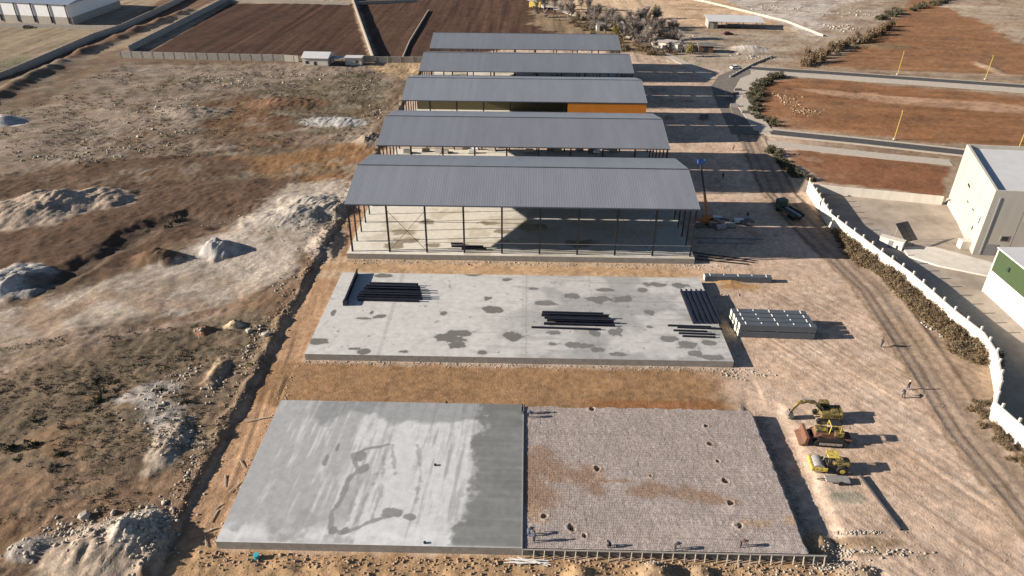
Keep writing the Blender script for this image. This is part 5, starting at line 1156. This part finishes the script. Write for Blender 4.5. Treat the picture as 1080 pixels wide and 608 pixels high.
# planks and scraps along the slab's left edge
for k, (px, py, L, a_) in enumerate([(272, 443, 3.4, .35), (237, 508, 2.2, 1.9), (247, 515, 1.8, 1.2), (226, 545, 2.0, 1.4), (222, 560, 1.6, .6), (255, 490, 1.6, 2.2), (217, 572, 1.7, 2.0), (231, 535, 1.2, .9)]):
    c = G(px, py); o = MB().bar((-L/2, 0, .15), (L/2, 0, .1), .14, .06).build('plank', 'timber', None, c, a_)
    tag(o, 'loose pale plank lying by the left edge of the poured slab', 'plank', 'planks scattered left of the poured slab')
for k in range(9):
    c = G(547+random.uniform(0, 18), 592+random.uniform(-3, 6)); o = MB().bar((-1.8, 0, .12+.03*k), (1.8, 0, .12+.03*k), .09, .05).build('plank', 'strap', None, (c[0], c[1], gz(c[0], c[1])), random.uniform(-.25, .25)-.1)
    tag(o, 'pale plank in the loose pile below the joint of slab and gravel bed', 'plank', 'planks piled below the slab joint')
c = G(271, 589); tag(MB().cyl((0, 0, 0), (0, 0, .55), .3, .33, 14).build('bucket', 'teal', None, (c[0], c[1], gz(c[0], c[1])), ), 'teal plastic bucket in front of the poured slab\'s left end', 'bucket')
# anchor stubs in poured slab
for px, py in [(459, 491), (448, 573), (471, 425)]:
    c = G(px, py, 1.2); tag(MB().cyl((0, 0, 0), (0, 0, .22), .16, n=8).build('anchor_stub', 'black', None, c), 'short black stub sticking out of the poured slab', 'pipe stub', 'black stubs in the poured slab')

# ------------------------------------------------------------------ people
def person(loc, rz, pose, shirt, pants, label, head_m='skin', vest=None, helmet=None):
    J = {'stand': [(0, 0, .95), (0, 0, 1.2), (0, 0, 1.42), (.02, 0, 1.52), (.03, 0, 1.66), (.03, 0, 1.76),
                   (0, .20, 1.40), (.03, .27, 1.12), (.12, .27, .88), (0, -.20, 1.40), (-.02, -.27, 1.12), (.06, -.27, .88),
                   (0, .10, .90), (.08, .11, .50), (.03, .12, .08), (.17, .12, .04), (0, -.10, .90), (-.04, -.11, .50), (-.16, -.12, .10), (-.03, -.12, .04)],
         'bend': [(-.1, 0, .90), (.12, 0, 1.08), (.36, 0, 1.14), (.45, 0, 1.12), (.55, 0, 1.08), (.62, 0, 1.02),
                  (.34, .19, 1.10), (.42, .22, .80), (.50, .16, .55), (.34, -.19, 1.10), (.46, -.22, .82), (.56, -.16, .58),
                  (-.1, .10, .86), (.06, .13, .48), (-.05, .15, .08), (.10, .15, .04), (-.1, -.10, .86), (0, -.15, .46), (-.16, -.16, .08), (-.02, -.16, .04)],
         'crouch': [(-.15, 0, .42), (-.02, 0, .64), (.12, 0, .86), (.18, 0, .93), (.25, 0, 1.0), (.30, 0, 1.08),
                    (.12, .19, .82), (.28, .24, .58), (.46, .14, .42), (.12, -.19, .82), (.30, -.24, .58), (.48, -.14, .40),
                    (-.12, .11, .40), (.28, .18, .50), (.08, .17, .08), (.22, .18, .04), (-.12, -.11, .40), (.24, -.20, .46), (.02, -.18, .08), (.16, -.18, .04)]}[pose]
    E_ = [(0, 1), (1, 2), (2, 3), (3, 4), (4, 5), (2, 6), (6, 7), (7, 8), (2, 9), (9, 10), (10, 11), (0, 12), (12, 13), (13, 14), (14, 15), (0, 16), (16, 17), (17, 18), (18, 19)]
    R_ = [.15, .15, .16, .065, .105, .07, .075, .05, .04, .075, .05, .04, .10, .075, .05, .045, .10, .075, .05, .045]
    key = (pose,)
    if key not in PM:
        me = bpy.data.meshes.new('tmp'); me.from_pydata(J, E_, []); o = bpy.data.objects.new('tmp', me); col.objects.link(o)
        md = o.modifiers.new('s', 'SKIN')
        for i, rr in enumerate(R_): me.skin_vertices[0].data[i].radius = (rr, rr)
        me.skin_vertices[0].data[0].use_root = True
        o.modifiers.new('u', 'SUBSURF').levels = 1
        bpy.context.view_layer.update(); dg = bpy.context.evaluated_depsgraph_get(); PM[key] = bpy.data.meshes.new_from_object(o.evaluated_get(dg))
        bpy.data.objects.remove(o)
    me = PM[key].copy(); me.name = 'person'; me.materials.clear()
    for m in (shirt, pants, 'skin', 'black'): me.materials.append(M[m])
    Jv = [Vector(j) for j in J]
    grp = {0: 1, 1: 0, 2: 0, 3: 2, 4: 2, 5: 2, 6: 0, 7: 0, 8: 2, 9: 0, 10: 0, 11: 2, 12: 1, 13: 1, 14: 1, 15: 3, 16: 1, 17: 1, 18: 1, 19: 3}
    for p in me.polygons:
        k = min(range(20), key=lambda i: (Jv[i]-p.center).length-R_[i]); p.material_index = grp[k]
    me.shade_smooth()
    o = bpy.data.objects.new('person', me); col.objects.link(o); o.location = tuple(map(float, loc)); o.rotation_euler = (0, 0, rz)
    tag(o, label, 'person')
    h = Jv[5]
    nh = MB()
    for a0, a1, r0, r1_ in ((-.03, .04, .125, .125), (.04, .09, .125, .06)): nh.cyl(h+Vector((0, 0, a0-.02)), h+Vector((0, 0, a1-.02)), r0, r1_, 12)
    nh.build('helmet' if helmet else 'hair', helmet or 'black', o)
    if vest:
        a_, b_ = Jv[1], Jv[2]; MB().cyl(a_.lerp(b_, -.2), a_.lerp(b_, .95), .19, .21, 12).build('vest', vest, o)
    return o
PM = {}
ppl = [(929, 366.5, 0, .3, 'stand', 'dark', 'dark', 'person in dark clothes standing alone by the haul road, farthest up of the yard walkers', None, None),
 (957, 411.5, 0, 2.0, 'stand', 'brownc', 'denim', 'person walking beside the haul road, right hand one of the two together', None, 'helmet'),
 (952, 420, 0, 1.2, 'bend', 'dark', 'dark', 'person stooping beside the haul road, left hand one of the two together', None, None),
 (712, 580.5, 1.0, .2, 'bend', 'dark', 'dark', 'person bending over the front edge of the gravel bed, middle of its front workers', None, 'helmet'),
 (781, 577, 1.0, 0, 'bend', 'brownc', 'dark', 'person bending near the front right corner of the gravel bed', None, None),
 (563, 572, 1.0, 1.0, 'stand', 'denim', 'dark', 'person standing at the front left corner of the gravel bed, nearest to its boards', None, None),
 (558, 565, 1.0, .5, 'bend', 'dark', 'denim', 'person stooping by the slab joint, behind the one standing at the corner', None, 'helmet'),
 (643, 578, 1.0, 2.8, 'crouch', 'dark', 'dark', 'person crouching at the front boards left of the two bending workers', None, None),
 (551, 437, 1.0, 2.9, 'stand', 'dark', 'dark', 'person standing at the far end of the joint between slab and gravel bed', None, None),
 (557, 441, 1.0, .1, 'bend', 'denim', 'dark', 'person stooping just right of the one at the far end of the joint', None, None),
 (762, 189, 0, 1.5, 'stand', 'dark', 'dark', 'person standing in the second hangar\'s shadow near the blue basket', None, None),
 (788, 231, 0, 1.5, 'stand', 'dark', 'dark', 'person standing in the nearest hangar\'s shadow left of the flatbed truck', None, None),
 (773, 159, 0, 1.5, 'stand', 'brownc', 'dark', 'person on the sunlit strip beyond the second hangar\'s shadow', 'hivis', None)]
for px, py, z, rz_, pose, sh_, pa, lb, vest, hel in ppl:
    c = G(px, py, z); person((c[0], c[1], z+(0 if z else gz(c[0], c[1]))), rz_, pose, sh_, pa, lb, 'skin', vest, hel)

# clutter at the hangars: stacked pallets and racks in the gaps
def pallet(px, py, z, lb, grp, m='timber', L=2.4):
    c = G(px, py, z); e = empty('pallet', (c[0], c[1], z), random.uniform(-.3, .3), lb, 'pallet', grp)
    for k in range(5): MB().box(-L/2, L/2, -.6+k*.26, -.44+k*.26, .14, .18).build('board', m, e)
    for k in (-1, 0, 1): MB().box(k*(L/2-.1)-.06, k*(L/2-.1)+.06, -.6, .6, 0, .14).build('bearer', m, e)
    MB().cb(0, 0, .6, L*.85, .95, .8, .05).build('load', random.choice(['concrete', 'whiteclad', 'greyboard', 'drum']), e)
random.seed(5)
for k in range(22):
    pallet(random.uniform(420, 690), random.uniform(155, 162), 1.2, 'loaded pallet in the open front bays of the second hangar', 'pallets in the second hangar')
for k in range(10):
    pallet(random.uniform(735, 790), random.uniform(232, 242), 0, 'pallet of site materials near the boom lift\'s wheels', 'pallets beside the boom lift', 'greyboard')
for k in range(8):
    pallet(random.uniform(795, 850), random.uniform(100, 104)*1.0, 0, 'pallet standing far off', 'x') if False else None
for k in range(10):
    pallet(random.uniform(700, 790), random.uniform(88, 135), 0, 'pallet standing in the yard right of the far hangars', 'pallets in the yard of the far hangars', 'timber', 3.0)
